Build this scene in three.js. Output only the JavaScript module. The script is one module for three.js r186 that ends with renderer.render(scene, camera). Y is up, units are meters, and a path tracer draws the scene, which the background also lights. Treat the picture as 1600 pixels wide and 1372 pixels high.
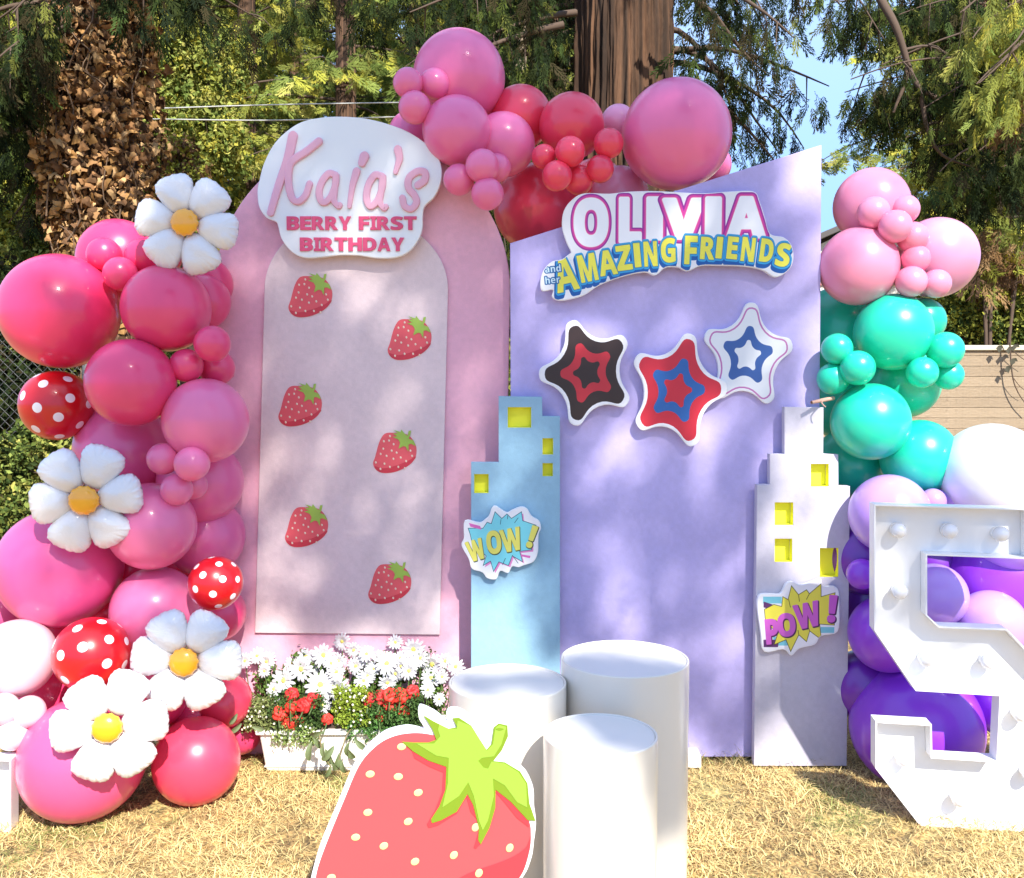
import * as THREE from 'three';
import { mergeGeometries } from 'three/addons/utils/BufferGeometryUtils.js';
import { RoundedBoxGeometry } from 'three/addons/geometries/RoundedBoxGeometry.js';
import { TextGeometry } from 'three/addons/geometries/TextGeometry.js';
import { FontLoader } from 'three/addons/loaders/FontLoader.js';
import { ImprovedNoise } from 'three/addons/math/ImprovedNoise.js';

// ---------------------------------------------------------------- camera, sky, sun, exposure
const scene = new THREE.Scene();
const CAM_H = 1.42, FPX = 1450, PITCH = 3.39 * Math.PI / 180;
const camera = new THREE.PerspectiveCamera(2 * Math.atan(686 / FPX) * 180 / Math.PI, 1024 / 878, 0.05, 500);
camera.position.set(0, CAM_H, 0);
camera.rotation.set(-PITCH, 0, 0);
const renderer = new THREE.WebGLRenderer({ antialias: true });
renderer.setSize(1024, 878);
renderer.toneMapping = THREE.LinearToneMapping;
renderer.toneMappingExposure = 1.95;
renderer.shadowMap.enabled = true;
{
  const W = 256, H = 128, d = new Float32Array(W * H * 4);
  for (let j = 0; j < H; j++) for (let i = 0; i < W; i++) {
    const el = (j + .5) / H * Math.PI - Math.PI / 2, s = Math.max(0, Math.sin(el));
    const t = 1 - Math.pow(1 - s, 2.6), k = (j * W + i) * 4;
    const lo = [0.20, 0.47, 0.90], hi = [0.40, 0.52, 0.80];
    for (let c = 0; c < 3; c++) d[k + c] = (lo[c] + (hi[c] - lo[c]) * t) * (el < 0 ? 0.6 : 1) * 0.95;
    d[k + 3] = 1;
  }
  const sky = new THREE.DataTexture(d, W, H, THREE.RGBAFormat, THREE.FloatType);
  sky.mapping = THREE.EquirectangularReflectionMapping; sky.magFilter = THREE.LinearFilter; sky.needsUpdate = true;
  scene.background = sky; scene.environment = sky; scene.environmentIntensity = 1;
}
const SUN_EL = 42 * Math.PI / 180, SUN_AZ = 22 * Math.PI / 180;
const L = new THREE.Vector3(Math.cos(SUN_EL) * Math.sin(SUN_AZ), Math.sin(SUN_EL), Math.cos(SUN_EL) * Math.cos(SUN_AZ));
const sun = new THREE.DirectionalLight(new THREE.Color(1, 0.95, 0.86), 4.6);
sun.position.copy(L).multiplyScalar(30).add(new THREE.Vector3(0, 1, -4));
sun.target.position.set(0, 1, -4);
sun.castShadow = true; sun.shadow.radius = 1.5; sun.shadow.mapSize.set(4096, 4096);
Object.assign(sun.shadow.camera, { left: -9, right: 9, top: 9, bottom: -9, near: 1, far: 80 });
scene.add(sun, sun.target);

// ---------------------------------------------------------------- helpers
const V3 = (x, y, z) => new THREE.Vector3(x, y, z);
let seed = 12345;
const rnd = () => { seed = (seed * 1664525 + 1013904223) >>> 0; return seed / 4294967296; };
const rr = (a, b) => a + (b - a) * rnd();
const noise3 = (() => { const n = new ImprovedNoise(); return (x, y, z) => n.noise(x, y, z); })();
const CP = Math.cos(PITCH), SP = Math.sin(PITCH);
function ray(px, py) { const x = (px - 800) / FPX, y = -(py - 686) / FPX; return V3(x, y * CP - SP, -y * SP - CP); }
function at(px, py, d) { const r = ray(px, py); return r.multiplyScalar(-d / r.z).add(camera.position); }       // point seen at a pixel on the upright plane d metres ahead
function groundDepth(px, py) { const r = ray(px, py); return CAM_H * r.z / r.y; }
const zoomer = (x0, y0, s) => ([x, y]) => [x0 + x / s, y0 + y / s];

const used = new Map();
function numbered(name) { const n = used.get(name) || 0; used.set(name, n + 1); return n ? `${name}_${String(n).padStart(3, '0')}` : name; }
function shadows(o) { o.traverse(c => { if (c.isMesh) { c.castShadow = true; c.receiveShadow = true; } }); return o; }
function tag(o, label, category, group, kind) {
  if (label) o.userData.label = label; if (category) o.userData.category = category;
  if (group) o.userData.group = group; if (kind) o.userData.kind = kind; return o;
}
function thing(name, label, category, pos = [0, 0, 0], group) {
  const g = new THREE.Group(); g.name = numbered(name); g.position.set(...pos); scene.add(g); return tag(g, label, category, group);
}
function part(name, geo, mat, parent, label) {
  const m = new THREE.Mesh(Array.isArray(geo) ? mergeGeometries(geo.map(g => g.index ? g.toNonIndexed() : g)) : geo, mat);
  m.name = name; m.castShadow = m.receiveShadow = true; parent.add(m); if (label) m.userData.label = label; return m;
}
const C = (r, g, b) => new THREE.Color().setRGB(r, g, b);
const std = (col, rough = .6, extra = {}) => new THREE.MeshPhysicalMaterial({ color: col, roughness: rough, ...extra });

// noise textures
function dataTex(n, fn, srgb = false, rep = 1) {
  const d = new Uint8Array(n * n * 4);
  for (let j = 0; j < n; j++) for (let i = 0; i < n; i++) { const c = fn(i / n, j / n), k = (j * n + i) * 4; d[k] = c[0]; d[k + 1] = c[1]; d[k + 2] = c[2]; d[k + 3] = 255; }
  const t = new THREE.DataTexture(d, n, n); t.wrapS = t.wrapT = THREE.RepeatWrapping; t.magFilter = THREE.LinearFilter; t.minFilter = THREE.LinearMipmapLinearFilter;
  if (srgb) t.colorSpace = THREE.SRGBColorSpace; t.repeat.set(rep, rep); t.needsUpdate = true; return t;
}
const hash2 = (x, y, z) => { let h = (x * 374761393 + y * 668265263 + Math.round(z * 1013) * 1274126177) | 0; h = Math.imul(h ^ (h >>> 13), 1274126177); return ((h ^ (h >>> 16)) >>> 0) / 2147483648 - 1; };
function tileNoise(u, v, f, z) { // value noise that repeats after one tile
  f = Math.round(f); const x = u * f, y = v * f, i = Math.floor(x), j = Math.floor(y), a = x - i, b = y - j, p = a * a * (3 - 2 * a), q = b * b * (3 - 2 * b), H = (m, n) => hash2((m % f + f) % f, (n % f + f) % f, z);
  return (H(i, j) * (1 - p) + H(i + 1, j) * p) * (1 - q) + (H(i, j + 1) * (1 - p) + H(i + 1, j + 1) * p) * q;
}
const grainTex = dataTex(512, (u, v) => { const g = 128 + 50 * tileNoise(u, v, 90, 1) + 40 * tileNoise(u, v, 30, 2) + (rnd() - .5) * 60; return [g, g, g]; });
const mottleTex = dataTex(512, (u, v) => { const g = 240 + 4 * tileNoise(u, v, 9, 5) + 4 * tileNoise(u, v, 60, 9) + (rnd() - .5) * 10; return [g, g, g]; }, true);
const brushTex = dataTex(512, (u, v) => { const g = 128 + 70 * tileNoise((u + v) % 1, (u - v + 1) % 1, 6, 3) * 0 + 60 * noise3((u + v) * 4, (u - v) * 90, 4) + (rnd() - .5) * 30; return [g, g, g]; });

// shapes
function smooth(pts, n = 8, tension = .5) {
  const c = new THREE.CatmullRomCurve3(pts.map(p => V3(p[0], p[1], 0)), true, 'catmullrom', tension);
  return c.getPoints(pts.length * n).slice(0, -1).map(p => [p.x, p.y]);
}
function shapeOf(pts) { const s = new THREE.Shape(pts.map(p => new THREE.Vector2(p[0], p[1]))); return s; }
function holeOf(pts) { return new THREE.Path(pts.map(p => new THREE.Vector2(p[0], p[1]))); }
function area2(p) { let a = 0; for (let i = 0; i < p.length; i++) { const q = p[(i + 1) % p.length]; a += p[i][0] * q[1] - q[0] * p[i][1]; } return a / 2; }
function inset(p, t) { // mitred inset of a closed polygon
  const s = area2(p) > 0 ? 1 : -1, n = p.length, out = [];
  for (let i = 0; i < n; i++) {
    const a = p[(i + n - 1) % n], b = p[i], c = p[(i + 1) % n];
    let d1 = [b[0] - a[0], b[1] - a[1]], d2 = [c[0] - b[0], c[1] - b[1]];
    const l1 = Math.hypot(...d1), l2 = Math.hypot(...d2); d1 = [d1[0] / l1, d1[1] / l1]; d2 = [d2[0] / l2, d2[1] / l2];
    const n1 = [-d1[1] * s, d1[0] * s], n2 = [-d2[1] * s, d2[0] * s];
    const k = 1 + n1[0] * n2[0] + n1[1] * n2[1];
    out.push([b[0] + (n1[0] + n2[0]) / Math.max(k, .3) * t, b[1] + (n1[1] + n2[1]) / Math.max(k, .3) * t]);
  }
  return out;
}
function extr(shape, depth, bevel = .002, curve = 12) {
  const g = new THREE.ExtrudeGeometry(shape, { depth: Math.max(depth - 2 * bevel, .0002), bevelEnabled: bevel > 0, bevelThickness: bevel, bevelSize: bevel, bevelOffset: -bevel, bevelSegments: 2, curveSegments: curve });
  g.translate(0, 0, bevel); return g;
}
// pixel outline on the upright plane d ahead -> local xy about an origin
const onPlane = (pts, d, o) => pts.map(p => { const q = at(p[0], p[1], d); return [q.x - o.x, q.y - o.y]; });
// ribbon stroke: flat-topped rounded stroke along points, tiny rise along it so that crossings are never coplanar
function strokeGeo(pts, w0, w1, depth, zBase = 0) {
  const c = new THREE.CatmullRomCurve3(pts.map(p => V3(p[0], p[1], 0)), false, 'catmullrom', .5), N = pts.length * 10;
  const P = c.getPoints(N), pos = [], idx = [];
  const section = [[-1, 0], [-1, .72], [-.86, .93], [-.6, 1], [.6, 1], [.86, .93], [1, .72], [1, 0]];
  const ring = (p, nx, ny, w, z) => { for (const [a, h] of section) pos.push(p.x + nx * a * w, p.y + ny * a * w, zBase + z * h + h * 0); };
  let rings = 0;
  for (let i = 0; i <= N; i++) {
    const a = P[Math.max(0, i - 1)], b = P[Math.min(N, i + 1)], dx = b.x - a.x, dy = b.y - a.y, l = Math.hypot(dx, dy) || 1;
    const w = w0 + (w1 - w0) * i / N, z = depth * (1 + .1 * i / N), nx = -dy / l, ny = dx / l;
    const caps = i === 0 ? [-.98, -.9, -.7, -.4] : i === N ? [.4, .7, .9, .98] : [];
    const put = k => { const q = { x: P[i].x + dx / l * w * k, y: P[i].y + dy / l * w * k }; ring(q, nx, ny, w * Math.sqrt(Math.max(1 - k * k, .001)), z); rings++; };
    if (i === 0) caps.forEach(put);
    put(0);
    if (i === N) caps.forEach(put);
  }
  const S = section.length;
  for (let r = 0; r < rings - 1; r++) for (let k = 0; k < S - 1; k++) { const a = r * S + k; idx.push(a, a + 1, a + S, a + 1, a + S + 1, a + S); }
  const g = new THREE.BufferGeometry(); g.setAttribute('position', new THREE.Float32BufferAttribute(pos, 3)); g.setIndex(idx); g.computeVertexNormals();
  g.setAttribute('uv', new THREE.Float32BufferAttribute(new Float32Array(pos.length / 3 * 2), 2)); return g;
}
function tube(pts, r0, r1, seg = 6, n = 12) { // tapered tube
  const c = new THREE.CatmullRomCurve3(pts), g = new THREE.TubeGeometry(c, n, 1, seg, false), p = g.attributes.position, fr = c.getSpacedPoints(n);
  for (let i = 0; i <= n; i++) for (let k = 0; k <= seg; k++) { const q = i * (seg + 1) + k, r = r0 + (r1 - r0) * i / n, a = c.getPointAt(i / n); p.setXYZ(q, a.x + (p.getX(q) - a.x) * r, a.y + (p.getY(q) - a.y) * r, a.z + (p.getZ(q) - a.z) * r); }
  return g;
}
function canvasTex(w, h, draw) {
  const c = document.createElement('canvas'); c.width = w; c.height = h; const x = c.getContext('2d'); draw(x, w, h);
  const t = new THREE.CanvasTexture(c); t.colorSpace = THREE.SRGBColorSpace; t.anisotropy = 8; return t;
}
const bounds = pts => { const xs = pts.map(p => p[0]), ys = pts.map(p => p[1]); return [Math.min(...xs), Math.min(...ys), Math.max(...xs), Math.max(...ys)]; };
function fitUV(g, [x0, y0, x1, y1]) { const p = g.attributes.position, u = g.attributes.uv; for (let i = 0; i < p.count; i++) u.setXY(i, (p.getX(i) - x0) / (x1 - x0), (p.getY(i) - y0) / (y1 - y0)); return g; }

// ---------------------------------------------------------------- ground
const strawTex = dataTex(1024, (u, v) => {
  const a = tileNoise(u, v, 40, 11), b = tileNoise(u, v, 160, 13), c = tileNoise(u, v, 7, 17), k = .82 + .22 * a + .3 * b + .12 * c + (rnd() - .5) * .25;
  const gr = Math.max(0, c * .5);
  return [Math.min(255, 190 * k - gr * 30), Math.min(255, 158 * k), Math.min(255, 100 * k)];
}, true, 1);
{
  const g = new THREE.PlaneGeometry(300, 300); g.rotateX(-Math.PI / 2); const u = g.attributes.uv; for (let i = 0; i < u.count; i++) u.setXY(i, u.getX(i) * 250, u.getY(i) * 250);
  const m = new THREE.Mesh(g, std(C(1, 1, 1), .95, { map: strawTex, bumpMap: grainTex, bumpScale: .004 }));
  m.name = 'ground'; m.receiveShadow = true; tag(m, 'dry straw coloured lawn under the party backdrop', 'ground', null, 'structure'); scene.add(m);
}
{ // grass blades: dry, bent over, matted
  const blade = (() => {
    const pos = [], idx = [], N = 4;
    for (let i = 0; i <= N; i++) { const t = i / N, w = .0019 * (1 - t * .85), y = Math.sin(t * 1.25) * .8, z = (1 - Math.cos(t * 1.25)) * .9; pos.push(-w * 18, y, z, w * 18, y, z); if (i < N) { const a = i * 2; idx.push(a, a + 1, a + 2, a + 1, a + 3, a + 2); } }
    const g = new THREE.BufferGeometry(); g.setAttribute('position', new THREE.Float32BufferAttribute(pos, 3)); g.setIndex(idx); g.computeVertexNormals(); return g;
  })();
  const N = 190000, m = new THREE.InstancedMesh(blade, std(C(1, 1, 1), .75, { side: THREE.DoubleSide }), N);
  const M = new THREE.Matrix4(), q = new THREE.Quaternion(), e = new THREE.Euler(), col = new THREE.Color();
  let n = 0;
  while (n < N) {
    const z = -rr(2.0, 4.6), x = rr(-1, 1) * (-z * .6 + .25);
    const green = noise3(x * 1.7, 3.3, z * 1.7) + .5 * noise3(x * 6, 1.3, z * 6), patch = noise3(x * 3 + 9, 8, z * 3);
    if (rnd() > .8 + patch) continue;
    const s = rr(.022, .05) * (1 + .5 * Math.max(0, patch));
    e.set(rr(.2, 1.25), rr(0, 6.283), rr(-.5, .5), 'YXZ'); q.setFromEuler(e);
    M.compose(V3(x, -.002, z), q, V3(s * rr(.8, 1.3), s, s)); m.setMatrixAt(n, M);
    const t = rnd(), v = rr(.7, 1.2) * (1 + patch * .35);
    if (green > .38 && t < .55) col.setRGB(.24 * v, .26 * v, .07 * v);
    else if (t < .18) col.setRGB(.34 * v, .20 * v, .08 * v);
    else col.setRGB(.68 * v, .52 * v, .22 * v);
    m.setColorAt(n, col); n++;
  }
  for (let i = 0; i < 900; i++) { // longer tufts left standing at the feet of the boards
    const k = Math.floor(rnd() * N), c = Math.floor(i / 9), x = [.45, .62, .78, .95, 1.12, -.6, -.35, .3][c % 8] + rr(-.12, .12), z = -3.42 + rr(-.1, .06); e.set(rr(-.2, .7), rr(0, 6.283), rr(-.4, .4), 'YXZ'); q.setFromEuler(e);
    const s = rr(.05, .10); M.compose(V3(x, -.002, z), q, V3(s * .7, s, s)); m.setMatrixAt(k, M); const v = rr(.6, 1.1), gn = rnd() < .5; m.setColorAt(k, gn ? col.setRGB(.26 * v, .26 * v, .08 * v) : col.setRGB(.5 * v, .38 * v, .17 * v));
  }
  m.name = 'grass'; m.castShadow = m.receiveShadow = true; tag(m, 'matted dry golden grass blades covering the lawn', 'grass', null, 'stuff'); scene.add(m);
}

// ---------------------------------------------------------------- foliage kit
function fromTris(pos) { const g = new THREE.BufferGeometry(); g.setAttribute('position', new THREE.Float32BufferAttribute(pos, 3)); g.computeVertexNormals(); return g; }
function diamond(out, p, dir, side, len, w, fold = 0) { // leaf of two triangles folded along its midrib
  const t = p.clone().addScaledVector(dir, len), m = p.clone().addScaledVector(dir, len * .45), up = dir.clone().cross(side).multiplyScalar(fold * w);
  const a = m.clone().addScaledVector(side, w).add(up), b = m.clone().addScaledVector(side, -w).add(up);
  out.push(...p.toArray(), ...a.toArray(), ...t.toArray(), ...p.toArray(), ...t.toArray(), ...b.toArray());
}
function frondGeo(n, wMul = 1) { // drooping cedar spray, about 0.3 m, hanging along -y
  const o = []; let y = 0;
  diamond(o, V3(0, 0, 0), V3(0, -1, .05).normalize(), V3(1, 0, 0), .32, .008 * wMul);
  for (let i = 0; i < n; i++) {
    y = -.02 - .26 * i / n; const len = (.11 - .06 * Math.abs(i / n - .35)) * rr(.7, 1.25);
    for (const s of [-1, 1]) {
      const d = V3(s * rr(.6, 1), -rr(.5, 1.2), rr(-.35, .35)).normalize(), p = V3(0, y + rr(-.01, .01), 0);
      diamond(o, p, d, V3(-d.y, d.x, rr(-.3, .3)).normalize(), len, .0075 * wMul);
      const p2 = p.clone().addScaledVector(d, len * .4), d2 = V3(d.x * .5, d.y - .5, d.z + rr(-.2, .2)).normalize();
      diamond(o, p2, d2, V3(-d2.y, d2.x, 0).normalize(), len * .55, .006 * wMul);
    }
  }
  return fromTris(o);
}
function clumpGeo(n, size, r) { // broad leaves in a loose clump
  const o = [];
  for (let i = 0; i < n; i++) {
    const p = V3(rr(-1, 1), rr(-1, 1), rr(-1, 1)).normalize().multiplyScalar(r * rr(.2, 1)), d = V3(rr(-1, 1), rr(-.9, .4), rr(-1, 1)).normalize();
    const s = V3(rr(-1, 1), rr(-.3, .3), rr(-1, 1)).cross(d).normalize(); diamond(o, p, d, s, size * rr(.7, 1.3), size * rr(.28, .4), .25);
  }
  return fromTris(o);
}
const FROND = [frondGeo(9), frondGeo(11, 1.25), frondGeo(8, 1.8)], CLUMP = [clumpGeo(16, .055, .12), clumpGeo(20, .075, .16)];
const leafMat = std(C(1, 1, 1), .55, { side: THREE.DoubleSide, transmission: .12, thickness: 0 }); leafMat.roughness = .8; leafMat.specularIntensity = .15;
class Leaves {
  constructor() { this.m = []; this.c = []; }
  put(p, e, s, col) { this.m.push(new THREE.Matrix4().compose(p, new THREE.Quaternion().setFromEuler(e), V3(s, s, s))); this.c.push(col); }
  build(name, geo, parent, mat = leafMat, kind = 'stuff') {
    if (!this.m.length) return null;
    const im = new THREE.InstancedMesh(geo, mat, this.m.length); this.m.forEach((m, i) => { im.setMatrixAt(i, m); im.setColorAt(i, this.c[i]); });
    im.name = name; im.castShadow = im.receiveShadow = true; if (kind) im.userData.kind = kind; parent.add(im); return im;
  }
}
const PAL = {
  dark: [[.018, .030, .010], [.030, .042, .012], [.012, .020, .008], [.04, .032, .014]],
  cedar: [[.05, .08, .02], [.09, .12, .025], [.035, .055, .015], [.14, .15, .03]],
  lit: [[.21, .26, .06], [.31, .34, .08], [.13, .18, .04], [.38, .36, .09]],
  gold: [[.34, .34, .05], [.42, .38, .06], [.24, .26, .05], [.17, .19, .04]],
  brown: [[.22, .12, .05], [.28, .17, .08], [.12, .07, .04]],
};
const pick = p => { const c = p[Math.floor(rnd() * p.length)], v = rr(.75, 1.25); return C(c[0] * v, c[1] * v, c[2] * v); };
const barkTex = dataTex(512, (u, v) => { const r = tileNoise(u * 1, v * .25 % 1, 60, 21), s = noise3(u * 90, v * 6, 3), k = .75 + .35 * r + .3 * s + (rnd() - .5) * .12; return [Math.min(255, 150 * k), Math.min(255, 122 * k), Math.min(255, 100 * k)]; }, true);
const barkMat = std(C(.62, .52, .46), .95, { map: barkTex, bumpMap: grainTex, bumpScale: .01 });
const twigMat = std(C(.10, .065, .045), .9);

function trunkGeo(r0, r1, h, ridge, segR = 28, segH = 24, lean = [0, 0], fine = 1) {
  const g = new THREE.CylinderGeometry(1, 1, 1, segR, segH, true), p = g.attributes.position;
  const nz = rr(0, 50);
  for (let i = 0; i < p.count; i++) {
    const t = p.getY(i) + .5, a = Math.atan2(p.getZ(i), p.getX(i)), x = Math.cos(a), z = Math.sin(a);
    const flare = 1 + .5 * Math.exp(-t * h / .35);
    const fur = ridge * (Math.abs(noise3(x * 6 * fine + nz, t * h * .35 * fine, z * 6 * fine)) * 1.4 + .6 * Math.abs(noise3(x * 15 * fine + nz, t * h * .8 * fine, z * 15 * fine)) + .35 * noise3(x * 28 * fine, t * h * 2.5 * fine, z * 28 * fine));
    const r = (r0 + (r1 - r0) * t) * flare * (1 + fur - ridge * .4 + .05 * noise3(x * 1.5, t * h, z * 1.5));
    p.setXYZ(i, x * r + lean[0] * t * h, t * h, z * r + lean[1] * t * h);
  }
  g.computeVertexNormals(); return g;
}
// a bough: a drooping limb with hanging sprays to both sides
function bough(T, p0, yaw, len, rise, droop, o) {
  const dir = V3(Math.sin(yaw), 0, Math.cos(yaw)), sd = V3(dir.z, 0, -dir.x), pts = [];
  const wob = rr(0, 9);
  const P = s => p0.clone().addScaledVector(dir, len * s).addScaledVector(sd, .12 * len * noise3(s * 2, wob, 1)).add(V3(0, rise * s - droop * s * s, 0));
  for (let i = 0; i <= 5; i++) pts.push(P(i / 5));
  T.wood.push(tube(pts, o.br ?? .025, .004, 5, 8));
  const n = Math.round(len * o.dens);
  for (let i = 0; i < n; i++) {
    const s = rr(o.from ?? .12, 1), lat = rr(-1, 1) * (o.wide ?? .45) * Math.min(1, len) * (1.05 - s * .7), p = P(s).addScaledVector(sd, lat);
    p.y += -Math.abs(lat) * .35 - rr(0, o.hang ?? .12);
    T.leaf.put(p, new THREE.Euler(rr(-.5, .5), rr(0, 6.283), rr(-.5, .5) + Math.sign(lat) * (o.flat ? 1.1 : .3), 'YXZ'), o.size * rr(.6, 1.3), pick(rnd() < (o.mix ?? 0) ? PAL[o.pal2] : PAL[o.pal]));
  }
  if (!o.noTwig) for (let i = 0; i < len * 3; i++) { const s = rr(.2, .95), a = P(s), b = a.clone().addScaledVector(sd, rr(-.5, .5) * len * .5).add(V3(0, -rr(.05, .3), 0)); T.wood.push(tube([a, a.clone().lerp(b, .5).add(V3(0, .03, 0)), b], .006, .002, 4, 4)); }
}
function runBough(T, base, x0, y0, x1, y1, dd, o) { // a bough between two points in the air
  const a = at(x0, y0, dd).sub(base), b = at(x1, y1, dd + rr(-.4, .4)).sub(base), v = b.clone().sub(a), len = Math.hypot(v.x, v.z);
  bough(T, a, Math.atan2(v.x, v.z), len, v.y + .25 * len, .25 * len, o);
}
function conifer(px, d, label, o) {
  const base = at(px, 600, d); base.y = 0; const h = o.h ?? 12;
  const g = thing(o.name ?? 'conifer_tree', label, 'tree', base.toArray(), o.group), T = { wood: [], leaf: new Leaves() };
  part('trunk', trunkGeo(o.r0, o.r0 * .35, h, o.ridge ?? .08), o.bark ?? barkMat, g);
  const yTop = Math.min(h, o.top ?? CAM_H + .5 * d + 1.2);
  for (let i = 0; i < o.n; i++) {
    const y = (o.low ?? .8) + (yTop - (o.low ?? .8)) * (i + rnd()) / o.n, k = Math.pow(1 - y / (h * 1.05), .6);
    const yaw = o.yaw ? o.yaw(i) : rr(0, 6.283), len = (o.len ?? 2) * k * rr(.7, 1.15);
    bough(T, V3(0, y, 0), yaw, len, len * (o.rise ?? .15), len * (o.droop ?? .5), { dens: o.dens, size: o.size, pal: o.pal, pal2: o.pal2, mix: o.mix, wide: o.wide, hang: o.hang, br: o.br, noTwig: d > 10, flat: o.flat });
  }
  if (o.extra) o.extra(T, g, base);
  part('branches', T.wood, twigMat, g);
  T.leaf.build('crown', o.frond ?? FROND[0], g);
  return g;
}
function leafyTree(name, label, category, blobs, o) { // blobs: [px, py, r px, depth]
  const b0 = at(blobs[0][0], 600, blobs[0][3]); b0.y = 0;
  const g = thing(name, label, category, b0.toArray(), o.group), lv = new Leaves(), wood = [];
  for (const [px, py, r, d] of blobs) {
    const c = at(px, py, d).sub(b0), R = r * d / FPX, n = Math.round(o.n * R * R * R ** -.4);
    wood.push(tube([V3(rr(-.05, .05), 0, rr(-.05, .05)), V3(c.x * .5, c.y * .5, c.z * .4), c.clone().add(V3(0, R * .3, 0))], .03, .008, 5, 6));
    for (let k = 0; k < 6; k++) { const e = V3(rr(-1, 1), rr(-.6, 1), rr(-1, 1)).normalize().multiplyScalar(R * .85).add(c); wood.push(tube([V3(c.x * .8, Math.max(c.y * .8, 0), c.z * .8), c.clone().lerp(e, .5), e], .012, .003, 4, 4)); }
    for (let i = 0; i < n; i++) {
      const u = V3(rr(-1, 1), rr(-1, 1), rr(-1, 1)).normalize().multiplyScalar(R * Math.pow(rnd(), .4));
      const hole = noise3(u.x / R * 2.2 + px, u.y / R * 2.2 + py, u.z / R * 2.2); if (hole < -.12) continue;
      const p = u.clone().multiplyScalar(1 + .25 * noise3(u.x * 3 / R, u.y * 3 / R, px)).add(c); if (p.y < .02) continue;
      lv.put(p, new THREE.Euler(rr(-1, 1), rr(0, 6.283), rr(-1, 1)), o.size * rr(.6, 1.3), pick(rnd() < (o.mix ?? 0) ? PAL[o.pal2] : PAL[o.pal]));
    }
  }
  part(o.stem ?? 'trunk', wood, twigMat, g); lv.build('crown', o.geo ?? CLUMP[0], g); return g;
}

// ---------------------------------------------------------------- background: trees
{ // ivy-clad trunk, left
  const d = 6.2, base = at(172, 600, d); base.y = 0;
  const g = thing('ivy_tree', 'thick tree trunk wrapped in dead brown ivy leaves, behind left balloons', 'tree', base.toArray());
  const R = y => .25 + .045 * Math.sin(y * 2.2 + 1) + .05 * Math.exp(-Math.pow((y - 2.7) / .35, 2)) + .03 * noise3(y * 1.3, 2, 2);
  part('trunk', trunkGeo(.25, .17, 9, .08, 24, 40), barkMat, g);
  const leafShape = (() => { // lobed ivy leaf, curled
    const o = [], k = [[0, 0], [.35, -.12], [.62, .18], [.38, .42], [.3, .62], [0, 1]], c = V3(0, .35, .10);
    const pt = (x, y) => V3(x, y, -.28 * x * x - .22 * (y - .4) * (y - .4));
    for (const s of [-1, 1]) for (let i = 0; i < k.length - 1; i++) { const a = pt(s * k[i][0], k[i][1]), b = pt(s * k[i + 1][0], k[i + 1][1]); o.push(...c.toArray(), ...a.toArray(), ...b.toArray()); }
    return fromTris(o);
  })();
  const lv = new Leaves(), ivyPal = [[.27, .14, .06], [.40, .22, .095], [.15, .08, .04], [.54, .34, .16], [.07, .04, .022], [.33, .18, .065]];
  for (let i = 0; i < 11000; i++) {
    const y = rr(.9, 5.2), a = rr(-.4, Math.PI + .4), clump = noise3(Math.cos(a) * 2.5, y * 2.2, Math.sin(a) * 2.5), r = R(y) + rr(-.02, .05) + .07 * rnd() * rnd() + .11 * clump + .05 * noise3(Math.cos(a) * 7, y * 6, Math.sin(a) * 7);
    const n = V3(Math.cos(a), rr(-.35, .35), Math.sin(a)).normalize();
    const q = new THREE.Quaternion().setFromUnitVectors(V3(0, 0, 1), n).multiply(new THREE.Quaternion().setFromEuler(new THREE.Euler(rr(-1.1, 1.1), rr(-1.1, 1.1), Math.PI + rr(-2, 2))));
    const s = rr(.022, .068); lv.m.push(new THREE.Matrix4().compose(V3(Math.cos(a) * r, y, Math.sin(a) * r), q, V3(s, s, s)));
    const c = ivyPal[Math.floor(rnd() * ivyPal.length)], v = rr(.7, 1.3); lv.c.push(C(c[0] * v, c[1] * v, c[2] * v));
  }
  lv.build('ivy_leaves', leafShape, g);
  const vines = []; for (let i = 0; i < 40; i++) { let a = rr(0, Math.PI), y = rr(.8, 3.6); const P = []; for (let k = 0; k < 5; k++) { const r = R(y) + .05 + rr(-.02, .05); P.push(V3(Math.cos(a) * r, y, Math.sin(a) * r)); a += rr(-.4, .4); y += rr(.05, .25); } vines.push(tube(P, .007, .003, 4, 10)); }
  part('vines', vines, std(C(.16, .10, .06), .9), g);
  const T = { wood: [], leaf: new Leaves() };
  for (let i = 0; i < 20; i++) { const left = i % 4 !== 0; bough(T, V3(left ? -.25 : 0, rr(left ? 2.6 : 4.3, 5.2), 0), left ? rr(-2.2, -.9) : rr(.3, 2.6), left ? rr(.5, 1.2) : rr(1, 1.8), .1, left ? rr(.2, .6) : .3, { dens: 75, size: .6, pal: 'dark', pal2: 'cedar', mix: .3, wide: .4, hang: .3 }); }
  const dk = { br: .009, dens: 150, size: .55, pal: 'dark', pal2: 'cedar', mix: .2, wide: .38, hang: .24 };
  for (const r of [[120, -30, -60, 60], [110, 10, -40, 130], [100, 40, -60, 170], [90, 80, -50, 190], [80, 20, -60, 100], [110, -60, 20, 20], [220, -80, 330, -10], [150, -80, 240, 0]]) runBough(T, base, r[0], r[1], r[2], r[3], rr(5.3, 5.9), dk);
  for (let i = 0; i < 5; i++) bough(T, V3(0, rr(5.2, 7), .1), rr(-1.1, 1.1), rr(1.4, 2.6), .2, .3, { ...dk, size: .9, dens: 60, wide: .6 });
  part('branches', T.wood, twigMat, g); T.leaf.build('crown', FROND[0], g);
}
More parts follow.
